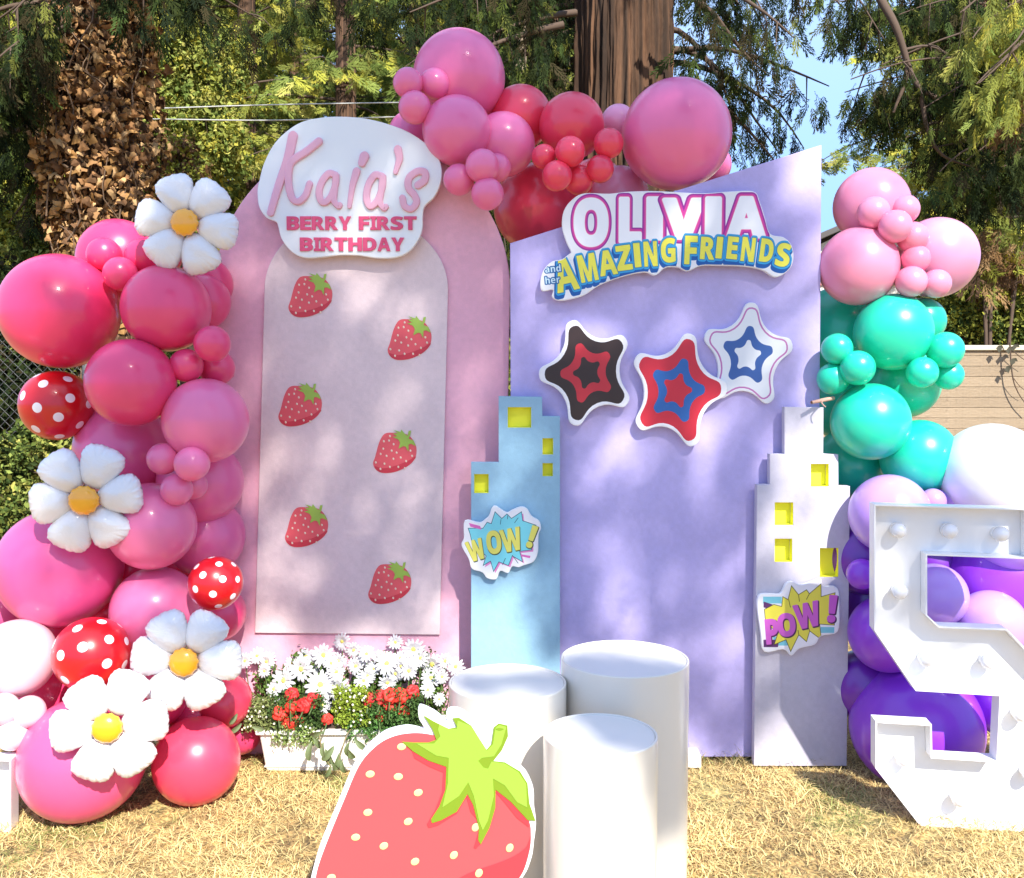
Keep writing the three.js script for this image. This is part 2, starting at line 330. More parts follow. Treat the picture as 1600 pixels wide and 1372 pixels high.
{ // big cedar behind the lilac board
  conifer(972, 6.9, 'massive cedar with furrowed brown trunk rising behind the purple board', {
    name: 'cedar_tree', r0: .36, h: 14, ridge: .15, n: 0, dens: 0, size: 1, pal: 'dark',
    extra(T, g) {
      g.children[0].geometry.dispose(); g.children[0].geometry = trunkGeo(.38, .22, 14, .12, 280, 420, [0, 0], 2.1); g.children[0].material = std(C(.44, .34, .26), .95, { map: barkTex, bumpMap: grainTex, bumpScale: .012 });
      const o = { dens: 72, size: .55, pal: 'dark', pal2: 'cedar', mix: .25, wide: .34, hang: .26 }, base = g.position;
      for (let i = 0; i < 13; i++) bough(T, V3(.28, rr(2.9, 5.2), 0), rr(1.25, 1.95), rr(.5, 1.2), .1, rr(.4, .9), o);
      for (let i = 0; i < 5; i++) bough(T, V3(.28, rr(2.5, 3.2), -.1), rr(1.4, 1.9), rr(.5, .95), .05, rr(.3, .6), o);
      for (let i = 0; i < 16; i++) bough(T, V3(-.28, rr(2.9, 4.9), -.1), rr(-2.0, -1.2), rr(.35, 1.0), .1, rr(.2, .6), o);
      for (const r of [[900, -50, 640, 20], [900, -30, 560, 10], [880, -70, 430, -10], [900, 20, 740, 70], [880, 40, 700, 110]]) runBough(T, base, r[0], r[1], r[2], r[3], rr(6, 6.6), { ...o, dens: 90 });
      for (const r of [[1060, -60, 1240, 60], [1060, -20, 1200, 120]]) runBough(T, base, r[0], r[1], r[2], r[3], rr(6, 6.6), o);
      for (let i = 0; i < 8; i++) bough(T, V3(0, rr(5.4, 7.4), .2), rr(-1.3, 1.3), rr(1.4, 2.8), .2, .3, { ...o, size: .95, dens: 60, wide: .6 });
    },
  });
}
{ // right-hand cedar, trunk past the frame, boughs hang across the sky
  const d = 6.6;
  conifer(1690, d, 'drooping cedar overhanging the right balloons with a crooked bare limb', {
    name: 'cedar_tree', r0: .30, h: 13, ridge: .14, n: 0, dens: 0, size: 1, pal: 'cedar',
    extra(T, g, base) {
      const Q = (x, y, dd) => at(x, y, dd).sub(base);
      part('limb', [tube([Q(1350, -90, 6.2), Q(1372, -10, 6.1), Q(1398, 38, 6.0), Q(1412, 78, 6.0), Q(1422, 112, 6.0), Q(1440, 140, 5.95), Q(1462, 152, 5.95)], .034, .014, 8, 24),
        tube([Q(1418, 105, 6.0), Q(1412, 135, 6.0), Q(1402, 160, 6.0), Q(1396, 176, 6.0)], .018, .008, 6, 12), tube([Q(1438, 138, 5.96), Q(1442, 165, 5.96), Q(1450, 205, 5.97), Q(1470, 240, 6), Q(1520, 262, 6.1)], .016, .006, 6, 16), tube([Q(1412, 78, 6), Q(1450, 72, 6.1), Q(1490, 90, 6.2), Q(1520, 120, 6.3)], .010, .004, 5, 12)], twigMat, g);
      const o = { dens: 78, size: .52, pal: 'dark', pal2: 'cedar', mix: .4, wide: .34, hang: .2, br: .010 };
      for (let i = 0; i < 4; i++) bough(T, V3(-.3, rr(5.2, 7), .2), rr(-1.9, -.9), rr(1.4, 2.6), .2, .3, { ...o, size: .9, dens: 50, wide: .6 });
      // sprays along boughs given by their ends in the air
      const run = (x0, y0, x1, y1, dd, oo) => { const a = Q(x0, y0, dd), b = Q(x1, y1, dd + rr(-.4, .4)), v = b.clone().sub(a), len = Math.hypot(v.x, v.z); bough(T, a, Math.atan2(v.x, v.z), len, v.y + .25 * len, .25 * len, { ...o, ...oo }); };
      for (const r of [[1640, 60, 1400, 60], [1650, 20, 1340, 20], [1650, 130, 1420, 200], [1640, 200, 1440, 250], [1650, 240, 1490, 290], [1640, 290, 1500, 330], [1640, 150, 1310, 165], [1600, 180, 1350, 200], [1650, 300, 1440, 270], [1640, 60, 1290, 30], [1640, 330, 1470, 330], [1650, 100, 1380, 120]])
        for (let k = 0; k < 2; k++) run(r[0], r[1] - 60 + rr(-20, 20), r[2] + rr(-20, 20), r[3] - 30 + rr(-15, 15), rr(6, 7), {});
      for (const r of [[1640, -20, 1520, 60], [1640, 40, 1530, 130], [1630, -60, 1500, 20], [1640, 20, 1560, 90]]) for (let k = 0; k < 2; k++) run(r[0], r[1], r[2], r[3], rr(5.4, 5.8), { pal: 'gold', pal2: 'lit', mix: .3, hang: .3 });
      for (const r of [[1650, 60, 1570, 120], [1650, 100, 1560, 150]]) run(r[0], r[1], r[2], r[3], 5.5, { pal: 'brown', pal2: 'gold', mix: .2, hang: .25 });
      for (const r of [[1240, -60, 1340, 30], [1200, -80, 1260, 20], [1290, -70, 1380, 60], [1150, -60, 1200, 40]]) run(r[0], r[1], r[2], r[3], rr(6, 6.6), { dens: 70 });
    },
  });
}
// slender lit trunk and the rows of conifers behind
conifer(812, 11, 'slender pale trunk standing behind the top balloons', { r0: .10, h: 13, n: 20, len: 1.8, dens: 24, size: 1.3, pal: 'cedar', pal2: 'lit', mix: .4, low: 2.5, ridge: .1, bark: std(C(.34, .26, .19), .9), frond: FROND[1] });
const MID = [
  [395, 13, 'fir', 'lit', 'light green fir tree between the ivy trunk and the round white sign'], [545, 12, 'fir', 'lit', 'bright green fir above the round white sign'], [655, 14.5, 'fir', 'cedar', 'green fir behind the topmost pink balloon'],
  [470, 17, 'fir', 'cedar', 'taller fir in second row above the round sign'], [870, 15, 'fir', 'dark', 'dark fir just left of the massive cedar trunk'], [50, 11, 'fir', 'cedar', 'fir at left picture edge behind yellow shrub'],
  [1520, 12, 'fir', 'lit', 'sunlit fir behind the right pink balloons'], [1590, 14, 'fir', 'lit', 'fir at right picture edge above the timber wall'], [1530, 18, 'fir', 'cedar', 'smaller fir in second row above the yellow green hedge'], [270, 15, 'fir', 'cedar', 'fir standing behind the ivy trunk'], [745, 16, 'fir', 'lit', 'lit fir seen right of topmost pink balloon'],
];
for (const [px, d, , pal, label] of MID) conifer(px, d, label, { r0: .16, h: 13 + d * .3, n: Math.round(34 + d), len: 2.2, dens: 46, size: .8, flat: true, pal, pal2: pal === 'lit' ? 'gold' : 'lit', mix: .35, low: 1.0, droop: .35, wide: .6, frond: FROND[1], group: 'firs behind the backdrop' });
const FAR = [-40, 60, 160, 235, 320, 445, 520, 610, 700, 790, 870, 940, 1500, 1560, 1630, 1700];
const FARL = ['beyond the left picture edge', 'behind the yellow green shrub at left', 'hidden mostly by the ivy trunk', 'just right of the ivy trunk', 'behind the pale broadleaf tree', 'above the left half of the round sign', 'above the middle of the round sign', 'left of the small top balloons', 'directly behind the topmost balloon', 'behind the slender pale trunk', 'between slender trunk and massive cedar', 'behind the massive cedar trunk', 'behind the right pink balloons', 'above the yellow green hedge', 'at the right picture edge', 'beyond the right picture edge'].map(t => 'distant evergreen in the far row, ' + t);
FAR.forEach((px, i) => conifer(px + rr(-20, 20), 23 + rr(0, 6), FARL[i], { name: 'distant_tree', r0: .22, h: 19 + rr(-2, 5), n: 60, len: 3.2, dens: 26, size: 1.45, flat: true, pal: 'lit', pal2: 'gold', mix: .25, low: .6, droop: .3, wide: .7, frond: FROND[2], group: 'distant evergreens in the far row' }));

leafyTree('maple_tree', 'pale green broadleaf tree just right of the ivy trunk', 'tree', [[300, 150, 75, 9.5], [290, 70, 60, 9.5], [330, 230, 60, 9.3], [270, 210, 50, 9.4], [340, 100, 50, 9.8]], { n: 2300, size: 1, pal: 'lit', pal2: 'gold', mix: .35 });
leafyTree('autumn_shrub', 'orange brown leafy shrub between ivy trunk and upper daisy', 'shrub', [[282, 255, 38, 7.6], [300, 290, 30, 7.5]], { n: 2400, size: .8, pal: 'brown', pal2: 'gold', mix: .5 });
leafyTree('leafy_shrub', 'yellow green sunlit shrub at the left picture edge', 'shrub', [[40, 300, 75, 7.2], [10, 370, 60, 7], [80, 370, 50, 7], [60, 240, 50, 7.3], [20, 430, 50, 6.8], [105, 420, 45, 6.8]], { n: 2400, size: .9, pal: 'gold', pal2: 'lit', mix: .5 });
leafyTree('leafy_tree', 'yellowish tree at upper left behind the dark boughs', 'tree', [[20, 100, 70, 9], [80, 60, 60, 9.2], [70, 160, 55, 9], [-20, 190, 60, 9]], { n: 2200, size: 1, pal: 'gold', pal2: 'lit', mix: .6 });
leafyTree('garden_hedge', 'yellow green hedge growing over the timber wall', 'hedge', [[1500, 505, 46, 6.62], [1560, 500, 50, 6.6], [1620, 505, 55, 6.62], [1530, 470, 36, 6.62], [1590, 465, 40, 6.62], [1455, 490, 40, 6.62], [1490, 470, 34, 6.62]], { n: 4200, size: .6, pal: 'gold', pal2: 'cedar', mix: .35 });
leafyTree('leafy_bush', 'dense green bush left of the lower left daisy', 'bush', [[30, 730, 55, 4.3], [70, 690, 40, 4.4], [20, 800, 50, 4.2], [85, 780, 40, 4.3], [-20, 760, 50, 4.3]], { n: 5200, size: .55, pal: 'cedar', pal2: 'lit', mix: .45 });
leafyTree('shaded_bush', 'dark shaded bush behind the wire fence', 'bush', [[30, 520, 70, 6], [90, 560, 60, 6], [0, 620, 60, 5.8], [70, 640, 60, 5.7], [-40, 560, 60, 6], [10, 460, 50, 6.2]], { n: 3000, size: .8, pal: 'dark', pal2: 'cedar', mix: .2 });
leafyTree('dry_bush', 'dry pale tangled bush right of the pink balloons', 'bush', [[1550, 385, 35, 6.4], [1590, 400, 30, 6.4], [1540, 425, 26, 6.4]], { n: 1500, size: .7, pal: 'brown', pal2: 'gold', mix: .4, geo: FROND[0] });

// ---------------------------------------------------------------- background: wall, house, fence, lines
{ // timber wall, right
  const d = 6.3, a = at(1270, 540, d), b = at(1720, 540, d), g = thing('timber_wall', 'tan horizontal board wall behind the teal balloons', 'wall', [(a.x + b.x) / 2, 0, -d]);
  const w = b.x - a.x, top = a.y, mats = [0, 1, 2].map(i => std(C(.40 + i * .025, .30 + i * .02, .20 + i * .014), .9, { map: mottleTex, bumpMap: grainTex, bumpScale: .003 }));
  let y = 0, i = 0; while (y < top - .06) { const h = Math.min(.07, top - .035 - y); part('board', new RoundedBoxGeometry(w, h - .002, .03, 1, .0025).translate(0, y + h / 2, 0), mats[i++ % 3], g); y += h; if (h < .03) break; }
  part('cap', new RoundedBoxGeometry(w, .035, .07, 1, .005).translate(0, top - .016, 0), std(C(.62, .54, .40), .8), g);
  part('backing', new THREE.BoxGeometry(w, top - .05, .02).translate(0, (top - .05) / 2, -.03), std(C(.2, .15, .1), .9), g);
  const vineT = []; const o = V3((a.x + b.x) / 2, 0, -d), Q = (x, y) => at(x, y, d - .08).sub(o);
  const v = thing('bare_vine', 'thin bare vine hanging down over the timber wall', 'vine', o.toArray());
  part('stem', [tube([Q(1578, 535), Q(1580, 570), Q(1585, 600), Q(1598, 625), Q(1612, 640)], .006, .003, 5, 16), tube([Q(1583, 590), Q(1595, 605), Q(1606, 612)], .003, .002, 4, 8), tube([Q(1580, 545), Q(1592, 556), Q(1606, 566)], .004, .002, 4, 8)], twigMat, v);
  const lv = []; for (const [x, y] of [[1560, 540], [1576, 542], [1585, 538], [1573, 572], [1582, 560]]) { const p = Q(x, y), o2 = []; diamond(o2, p, V3(rr(-.4, .4), -1, .2).normalize(), V3(1, rr(-.4, .4), .1).normalize(), .05, .02, .2); diamond(o2, p, V3(.8, -.5, .2).normalize(), V3(.5, .8, .1).normalize(), .04, .014, .2); lv.push(fromTris(o2)); }
  for (const q of lv) part('leaf', q, std(C(.05, .045, .025), .8, { side: THREE.DoubleSide }), v);
}
{ // house behind
  const d = 12, o = at(1330, 600, d); o.y = 0; const g = thing('house', 'white house with dark roof glimpsed beside the purple board', 'house', o.toArray());
  const top = at(1300, 398, d).y;
  part('wall', new THREE.BoxGeometry(1.6, top, 2).translate(.1, top / 2, -1), std(C(.75, .72, .68), .8), g);
  const s = shapeOf([[-1.0, top - .05], [.1, top + .42], [1.2, top - .05], [1.2, top - .0], [.1, top + .5], [-1.0, top + .03]]);
  part('roof', extr(s, 2.4, .01).translate(0, 0, -2.2), std(C(.10, .09, .09), .85), g);
  part('gable', extr(shapeOf([[-.7, top], [.9, top], [.1, top + .4]]), .1, .004).translate(0, 0, -.1), std(C(.75, .72, .68), .8), g);
  part('trim', new THREE.BoxGeometry(1.64, .08, .03).translate(.1, top - .35, .015), std(C(.42, .14, .11), .7), g);
  for (const x of [-.4, .55]) part('window', new THREE.BoxGeometry(.4, .5, .03).translate(x, top - .9, .016), std(C(.05, .06, .08), .1), g);
}
{ // wire fence, left
  const d = 5.2, a = at(-90, 505, d), b = at(130, 505, d), top = a.y, g = thing('wire_fence', 'dark wire mesh fence at left behind the red balloons', 'fence', [(a.x + b.x) / 2, 0, -d]);
  const w = b.x - a.x, geos = [];
  for (let s = -1; s <= 1; s += 2) for (let x = -w / 2 - top; x < w / 2 + top; x += .055) { let x0 = x, y0 = 0, x1 = x + s * top, y1 = top; const pts = []; const clip = (X) => { }; const f = t => V3(x0 + (x1 - x0) * t, y0 + (y1 - y0) * t, s * .002); let t0 = 0, t1 = 1; const dx = x1 - x0; const ta = (-w / 2 - x0) / dx, tb = (w / 2 - x0) / dx; t0 = Math.max(0, Math.min(ta, tb)); t1 = Math.min(1, Math.max(ta, tb)); if (t1 - t0 > .02) { const p = f(t0), q = f(t1); geos.push(new THREE.TubeGeometry(new THREE.LineCurve3(p, q), 1, .0016, 4)); } }
  const wm = part('wire_mesh', geos, std(C(.12, .12, .12), .5, { metalness: .6 }), g); wm.userData.kind = 'stuff';
  for (const x of [-w / 2, w / 2]) part('post', new THREE.CylinderGeometry(.025, .025, top + .05, 12).translate(x, top / 2, -.03), std(C(.2, .2, .2), .5, { metalness: .6 }), g);
  part('rail', new THREE.CylinderGeometry(.014, .014, w, 10).rotateZ(Math.PI / 2).translate(0, top, -.012), std(C(.2, .2, .2), .5, { metalness: .6 }), g);
}
for (const [pts, lab] of [[[[230, 170], [420, 164], [640, 160]], 'upper of two thin wires crossing above the round sign'], [[[230, 186], [430, 188], [640, 182]], 'lower of two thin wires crossing above the round sign']]) {
  const m = new THREE.Mesh(tube(pts.map(p => at(p[0], p[1], 8.6)), .006, .006, 6, 20), std(C(.5, .5, .48), .5)); m.name = numbered('overhead_wire'); m.castShadow = m.receiveShadow = true; tag(m, lab, 'wire', 'overhead wires'); scene.add(m);
}

// ---------------------------------------------------------------- the tree that shades the backdrop (stands behind the camera, to the right)
{
  const g = thing('shade_tree', 'tall leafy tree behind the viewpoint dappling the backdrop with shade', 'tree', [9.6, 0, 9]), lv = new Leaves(), wood = [];
  const layers = [ // where its shade falls: distance of what it falls on, number of clumps, then px, py, rx, ry, density
    [3.5, 2250, [[560, 420, 330, 330, 1], [960, 420, 300, 330, 1], [840, 180, 360, 170, 1.1], [560, 770, 260, 240, .85], [980, 800, 260, 260, .85], [1250, 1010, 100, 100, .6], [980, 1000, 190, 130, .75], [1110, 1110, 80, 90, .6], [1140, 600, 100, 120, .45], [1250, 1120, 110, 90, .6], [620, 990, 160, 30, .3]]],
    [3.1, 540, [[230, 560, 170, 190, 1.1], [320, 740, 120, 130, .9], [140, 790, 110, 110, 1], [300, 350, 90, 80, 1], [110, 470, 100, 70, .3], [240, 840, 90, 70, .4], [90, 880, 80, 60, .4], [285, 1025, 85, 75, .6], [90, 640, 70, 60, .7], [1405, 900, 55, 120, .5]]],
    [2.45, 230, [[985, 1060, 110, 80, .9], [1010, 1200, 80, 120, .7], [940, 1145, 95, 28, .6], [800, 1060, 95, 30, .6], [930, 1260, 70, 110, .25]]],
  ];
  const shift = V3(9.6, 0, 9), hubs = [];
  for (const [dep, most, zones] of layers) {
    const dens = (x, y) => { let m = 0; for (const [cx, cy, rx, ry, k] of zones) { const q = ((x - cx) / rx) ** 2 + ((y - cy) / ry) ** 2; if (q < 1) m = Math.max(m, k * Math.min(1, (1 - q) * 2.5)); } return m; };
    let n = 0, tries = 0;
    while (n < most && tries++ < 60000) {
      const px = rr(-60, 1660), py = rr(-40, 1400); if (rnd() > dens(px, py)) continue;
      const hole = noise3(px / 46, py / 54, 4.2) + .5 * noise3(px / 22, py / 26, 9.1); if (hole < -.04) continue;
      const p = at(px, py, dep).addScaledVector(L, rr(6.2, 9.2)).sub(shift);
      lv.put(p, new THREE.Euler(rr(-1, 1), rr(0, 6.283), rr(-1, 1)), rr(.36, .7), pick(PAL.cedar)); n++; if (n % 120 === 0) hubs.push(p.clone());
    }
  }
  part('trunk', trunkGeo(.36, .16, 14.5, .1), barkMat, g);
  for (const h of hubs) { const y = 12.2 + (h.y - 6) * .5; wood.push(tube([V3(0, y, 0), V3(h.x * .5, y + (h.y - y) * .35 + .6, h.z * .5), h], .022, .005, 5, 8)); }
  for (let i = 0; i < 500; i++) { const u = V3(rr(-1, 1), rr(-1, 1), rr(-1, 1)).normalize().multiplyScalar(Math.pow(rnd(), .4)); lv.put(V3(u.x * 2.2 + .8, 12.6 + u.y * 2, u.z * 2 + 1), new THREE.Euler(rr(-1, 1), rr(0, 6.283), rr(-1, 1)), rr(1, 1.8), pick(PAL.cedar)); }
  part('branches', wood, twigMat, g); lv.build('crown', CLUMP[1], g);
}

// ---------------------------------------------------------------- backdrop boards
const LD = groundDepth(1120, 1191), AD = LD + .07;
const BOARD = { map: mottleTex, bumpMap: grainTex, bumpScale: .0006 };
const pinkMat = std(C(.89, .47, .60), .62, BOARD), insetMat = std(C(.86, .69, .71), .55, BOARD), lilacMat = std(C(.55, .475, .85), .6, BOARD);
const blueMat = std(C(.30, .52, .68), .65, BOARD), greyMat = std(C(.60, .57, .66), .7, BOARD), yellowMat = std(C(.90, .88, .05), .6), foamWhite = std(C(.86, .86, .88), .5, { bumpMap: grainTex, bumpScale: .0004 });
function setUV(g, k = 1.2) { const p = g.attributes.position, u = g.attributes.uv; for (let i = 0; i < p.count; i++) u.setXY(i, (p.getX(i) + p.getZ(i)) * k, (p.getY(i) + p.getZ(i)) * k); return g; }
// pink arch
{
  const arc = (cx, cy, rx, ry, a0, a1, n) => { const o = []; for (let i = 0; i <= n; i++) { const a = a0 + (a1 - a0) * i / n; o.push([cx + rx * Math.cos(a), cy - ry * Math.sin(a)]); } return o; };
  const o = at(556, 1200, AD); o.y = 0;
  const out = onPlane([[784, 1190], ...arc(566, 452, 231, 236, 0, Math.PI, 60), [318, 1190]], AD, o);
  out[0][1] = 0; out[out.length - 1][1] = 0;
  const g = thing('arch_board', 'large pink arched board behind the round white sign', 'board', [o.x, 0, -AD]);
  part('panel', setUV(extr(shapeOf(out), .05, .003).translate(0, 0, -.05)), pinkMat, g);
  for (const x of [-.35, .35]) part('back_leg', new THREE.BoxGeometry(.04, 1.5, .04).rotateX(.22).translate(x, .73, -.24), std(C(.55, .42, .28), .8), g);
  // pale inner arch with its printed strawberries
  const d2 = AD - .012, o2 = at(545, 990, d2);
  const ins = onPlane([[687, 992], ...arc(556.5, 452, 143.5, 118, 0, Math.PI, 50), [398, 989]], d2, o2);
  const gi = thing('inset_board', 'pale pink inner arch board printed with six strawberries', 'board', [o2.x, o2.y, -d2]);
  part('panel', setUV(extr(shapeOf(ins), .011, .002).translate(0, 0, -.011)), insetMat, gi);
  const berry = smooth([[330, 90], [270, 95], [235, 145], [210, 230], [195, 280], [215, 320], [260, 338], [330, 330], [400, 300], [445, 260], [462, 210], [455, 160], [420, 110], [375, 92]].map(p => [p[0] - 325, p[1] - 215]), 6);
  const shade = smooth([[205, 296], [222, 325], [262, 338], [332, 330], [402, 299], [447, 257], [456, 235], [410, 262], [340, 290], [260, 308]].map(p => [p[0] - 325, p[1] - 215]), 5);
  const calyx = [[320, 95], [350, 92], [322, 72], [365, 85], [370, 70], [390, 95], [408, 108], [415, 78], [430, 76], [424, 105], [414, 125], [445, 138], [458, 172], [430, 158], [415, 160], [412, 205], [396, 175], [380, 172], [352, 188], [362, 150], [350, 130], [315, 115], [345, 112]].map(p => [p[0] - 325, p[1] - 215]);
  const seeds = [[262, 142], [300, 110], [294, 138], [322, 160], [258, 188], [310, 200], [242, 220], [278, 232], [320, 250], [365, 242], [398, 264], [435, 232], [212, 272], [265, 280], [298, 300], [350, 300], [390, 308], [240, 312], [340, 212], [425, 200]].map(p => [p[0] - 325, p[1] - 215]);
  const k = .2552 * d2 / FPX; // photo zoom units to metres
  const G = p => shapeOf(p.map(q => [q[0] * k, -q[1] * k]));
  const bm = std(C(.76, .10, .12), .5), sm = std(C(.60, .035, .06), .5), cm = std(C(.33, .50, .07), .5), dm = std(C(.85, .66, .52), .5);
  const bg = new THREE.ShapeGeometry(G(berry)), shg = new THREE.ShapeGeometry(G(shade)), cg = extr(G(calyx), .0012, .0003), sg = new THREE.SphereGeometry(1, 8, 6).scale(6 * k, 7.5 * k, .0006);
  for (const [x, y] of [[484, 464], [639, 531], [468, 635], [616, 708], [478, 824], [608, 913]]) {
    const p = at(x, y, d2), st = new THREE.Group(); st.name = 'strawberry_print'; st.position.set(p.x - o2.x, p.y - o2.y, .0012); gi.add(st);
    part('berry', bg, bm, st); const s2 = part('berry_base', shg, sm, st); s2.position.z = .0007;
    const c2 = part('calyx', cg, cm, st); c2.position.z = .0016;
    for (const s of seeds) { const q = part('seed', sg, dm, st); q.position.set(s[0] * k, -s[1] * k, .0012); q.rotation.z = .3; }
  }
}
// lilac board
{
  const o = at(1040, 1191, LD); const g = thing('purple_board', 'tall lilac board with slanted top edge', 'board', [o.x, .02, -LD]);
  const out = onPlane([[800, 1191], [797, 380], [1284, 226], [1277, 1191]], LD, V3(o.x, .02, 0)); out[0][1] = out[3][1] = 0;
  part('panel', setUV(extr(shapeOf(out), .05, .003).translate(0, 0, -.05)), lilacMat, g);
  for (const x of [-.42, .42]) part('back_leg', new THREE.BoxGeometry(.04, 1.7, .04).rotateX(.2).translate(x, .80, -.25), std(C(.55, .42, .28), .8), g);
  const f = at(1082, 1203, LD + .02); part('foot', new RoundedBoxGeometry(.05, .05, .1, 2, .006).translate(f.x - o.x - .01, .01, .02), foamWhite, g);
}
// skyline cutouts with yellow windows
function skyline(name, label, body, wins, d, mat, t) {
  const b = bounds(body), o = at((b[0] + b[2]) / 2, b[3], d); const g = thing(name, label, 'cutout', [o.x, 0, -d]);
  const pts = onPlane(body, d, V3(o.x, 0, 0)).map(p => [p[0], Math.max(p[1], 0)]); const s = shapeOf(pts);
  const rects = wins.map(([x0, y0, x1, y1]) => onPlane([[x0, y0], [x1, y0], [x1, y1], [x0, y1]], d, V3(o.x, 0, 0)));
  for (const r of rects) s.holes.push(holeOf(r));
  part('body', setUV(extr(s, t, .0015).translate(0, 0, -t)), mat, g);
  for (const r of rects) {
    const [x0, y0, x1, y1] = bounds(r), w = part('window', new THREE.BoxGeometry(x1 - x0 + .02, y1 - y0 + .02, .004).translate((x0 + x1) / 2, (y0 + y1) / 2, -t - .003), yellowMat, g);
    const e = .0015, lin = [new THREE.BoxGeometry(e, y1 - y0 - 2 * e, t - .006).translate(x0 + e / 2 + .0008, (y0 + y1) / 2, -t / 2), new THREE.BoxGeometry(e, y1 - y0 - 2 * e, t - .006).translate(x1 - e / 2 - .0008, (y0 + y1) / 2, -t / 2), new THREE.BoxGeometry(x1 - x0 - .0016, e, t - .006).translate((x0 + x1) / 2, y1 - e / 2 - .0008, -t / 2), new THREE.BoxGeometry(x1 - x0 - .0016, e, t - .006).translate((x0 + x1) / 2, y0 + e / 2 + .0008, -t / 2)];
    part('reveal', lin, yellowMat, w);
  }
  return g;
}
const zb = zoomer(700, 600, 4.285), zg = zoomer(1160, 620, 3.268);
const wz = (z, r) => [...z([r[0], r[1]]), ...z([r[2], r[3]])];
const BD = LD - .06, GD = LD - .06;
skyline('blue_skyline_cutout', 'pale blue stepped building cutout with four yellow windows', [[736, 1195], [736, 722.5], [779, 722.5], [779, 619], [847, 620], [847.5, 650], [875, 650.5], [875, 1195]], [wz(zb, [397, 152, 560, 295]), wz(zb, [630, 360, 707, 475]), wz(zb, [630, 527, 705, 620]), wz(zb, [172, 600, 275, 733])], BD, blueMat, .036);
skyline('grey_skyline_cutout', 'light grey stepped building cutout with four yellow windows', [[1178, 1197], zg([75, 450]), zg([140, 448]), zg([140, 292]), zg([215, 292]), zg([215, 52]), zg([415, 54]), zg([413, 292]), zg([490, 294]), zg([491, 455]), zg([550, 457]), [1323, 1197]], [wz(zg, [347, 340, 443, 460]), wz(zg, [163, 537, 262, 657]), wz(zg, [163, 722, 257, 845]), wz(zg, [393, 770, 492, 922])], GD, greyMat, .036);

// flat printed foam cutouts
function printed(name, label, category, outline, d, t, pxScale, draw, o = {}) {
  const b = bounds(outline), c = at((b[0] + b[2]) / 2, b[3], d), g = thing(name, label, category, [c.x, c.y, -d], o.group);
  const pts = onPlane(outline, d, c); part('foam_plate', extr(shapeOf(pts), t, .0015).translate(0, 0, -t), foamWhite, g);
  const W = Math.round((b[2] - b[0]) * pxScale), H = Math.round((b[3] - b[1]) * pxScale);
  const tex = canvasTex(W, H, x => { x.fillStyle = '#f1f0f4'; x.fillRect(0, 0, W, H); x.setTransform(pxScale, 0, 0, pxScale, -b[0] * pxScale, -b[1] * pxScale); draw(x); });
  const ins = inset(pts, .0025); const sg = fitUV(new THREE.ShapeGeometry(shapeOf(ins)), bounds(pts));
  part('printed_face', sg.translate(0, 0, .0008), std(C(.92, .92, .92), .38, { map: tex }), g);
  return g;
}
const poly = (x, pts, z = p => p) => { x.beginPath(); pts.forEach((p, i) => { const q = z(p); i ? x.lineTo(...q) : x.moveTo(...q); }); x.closePath(); };
// a word letter by letter: [char, cx, baseline y, height, width, tilt]
function letters(x, list, styles, each) {
  if (each) { for (const l of list) letters(x, [l], styles); return; }
  for (const st of styles) for (const [ch, cx, cy, h, w, rot] of list) {
    x.save(); x.translate(cx + (st.dx ?? 0), cy + (st.dy ?? 0)); x.rotate(rot); x.font = 'bold 100px sans-serif'; x.textAlign = 'center'; x.textBaseline = 'alphabetic';
    const mw = x.measureText(ch).width; x.scale(w / mw * (st.sx ?? 1), h / 72); x.lineJoin = st.join ?? 'round'; x.miterLimit = 2;
    if (ch === 'I') { x.restore(); x.save(); x.translate(cx + (st.dx ?? 0), cy + (st.dy ?? 0)); x.rotate(rot); x.beginPath(); x.rect(-w * .36, -h, w * .72, h); x.lineJoin = 'round'; if (st.line) { x.lineWidth = st.line; x.strokeStyle = st.color; x.stroke(); } if (st.fill) { x.fillStyle = st.color; x.fill(); } x.restore(); continue; }
    if (st.line) { x.lineWidth = st.line / (h / 72); x.strokeStyle = st.color; x.strokeText(ch, 0, 0); }
    if (st.fill) { x.fillStyle = st.color; x.fillText(ch, 0, 0); }
    x.restore();
  }
}
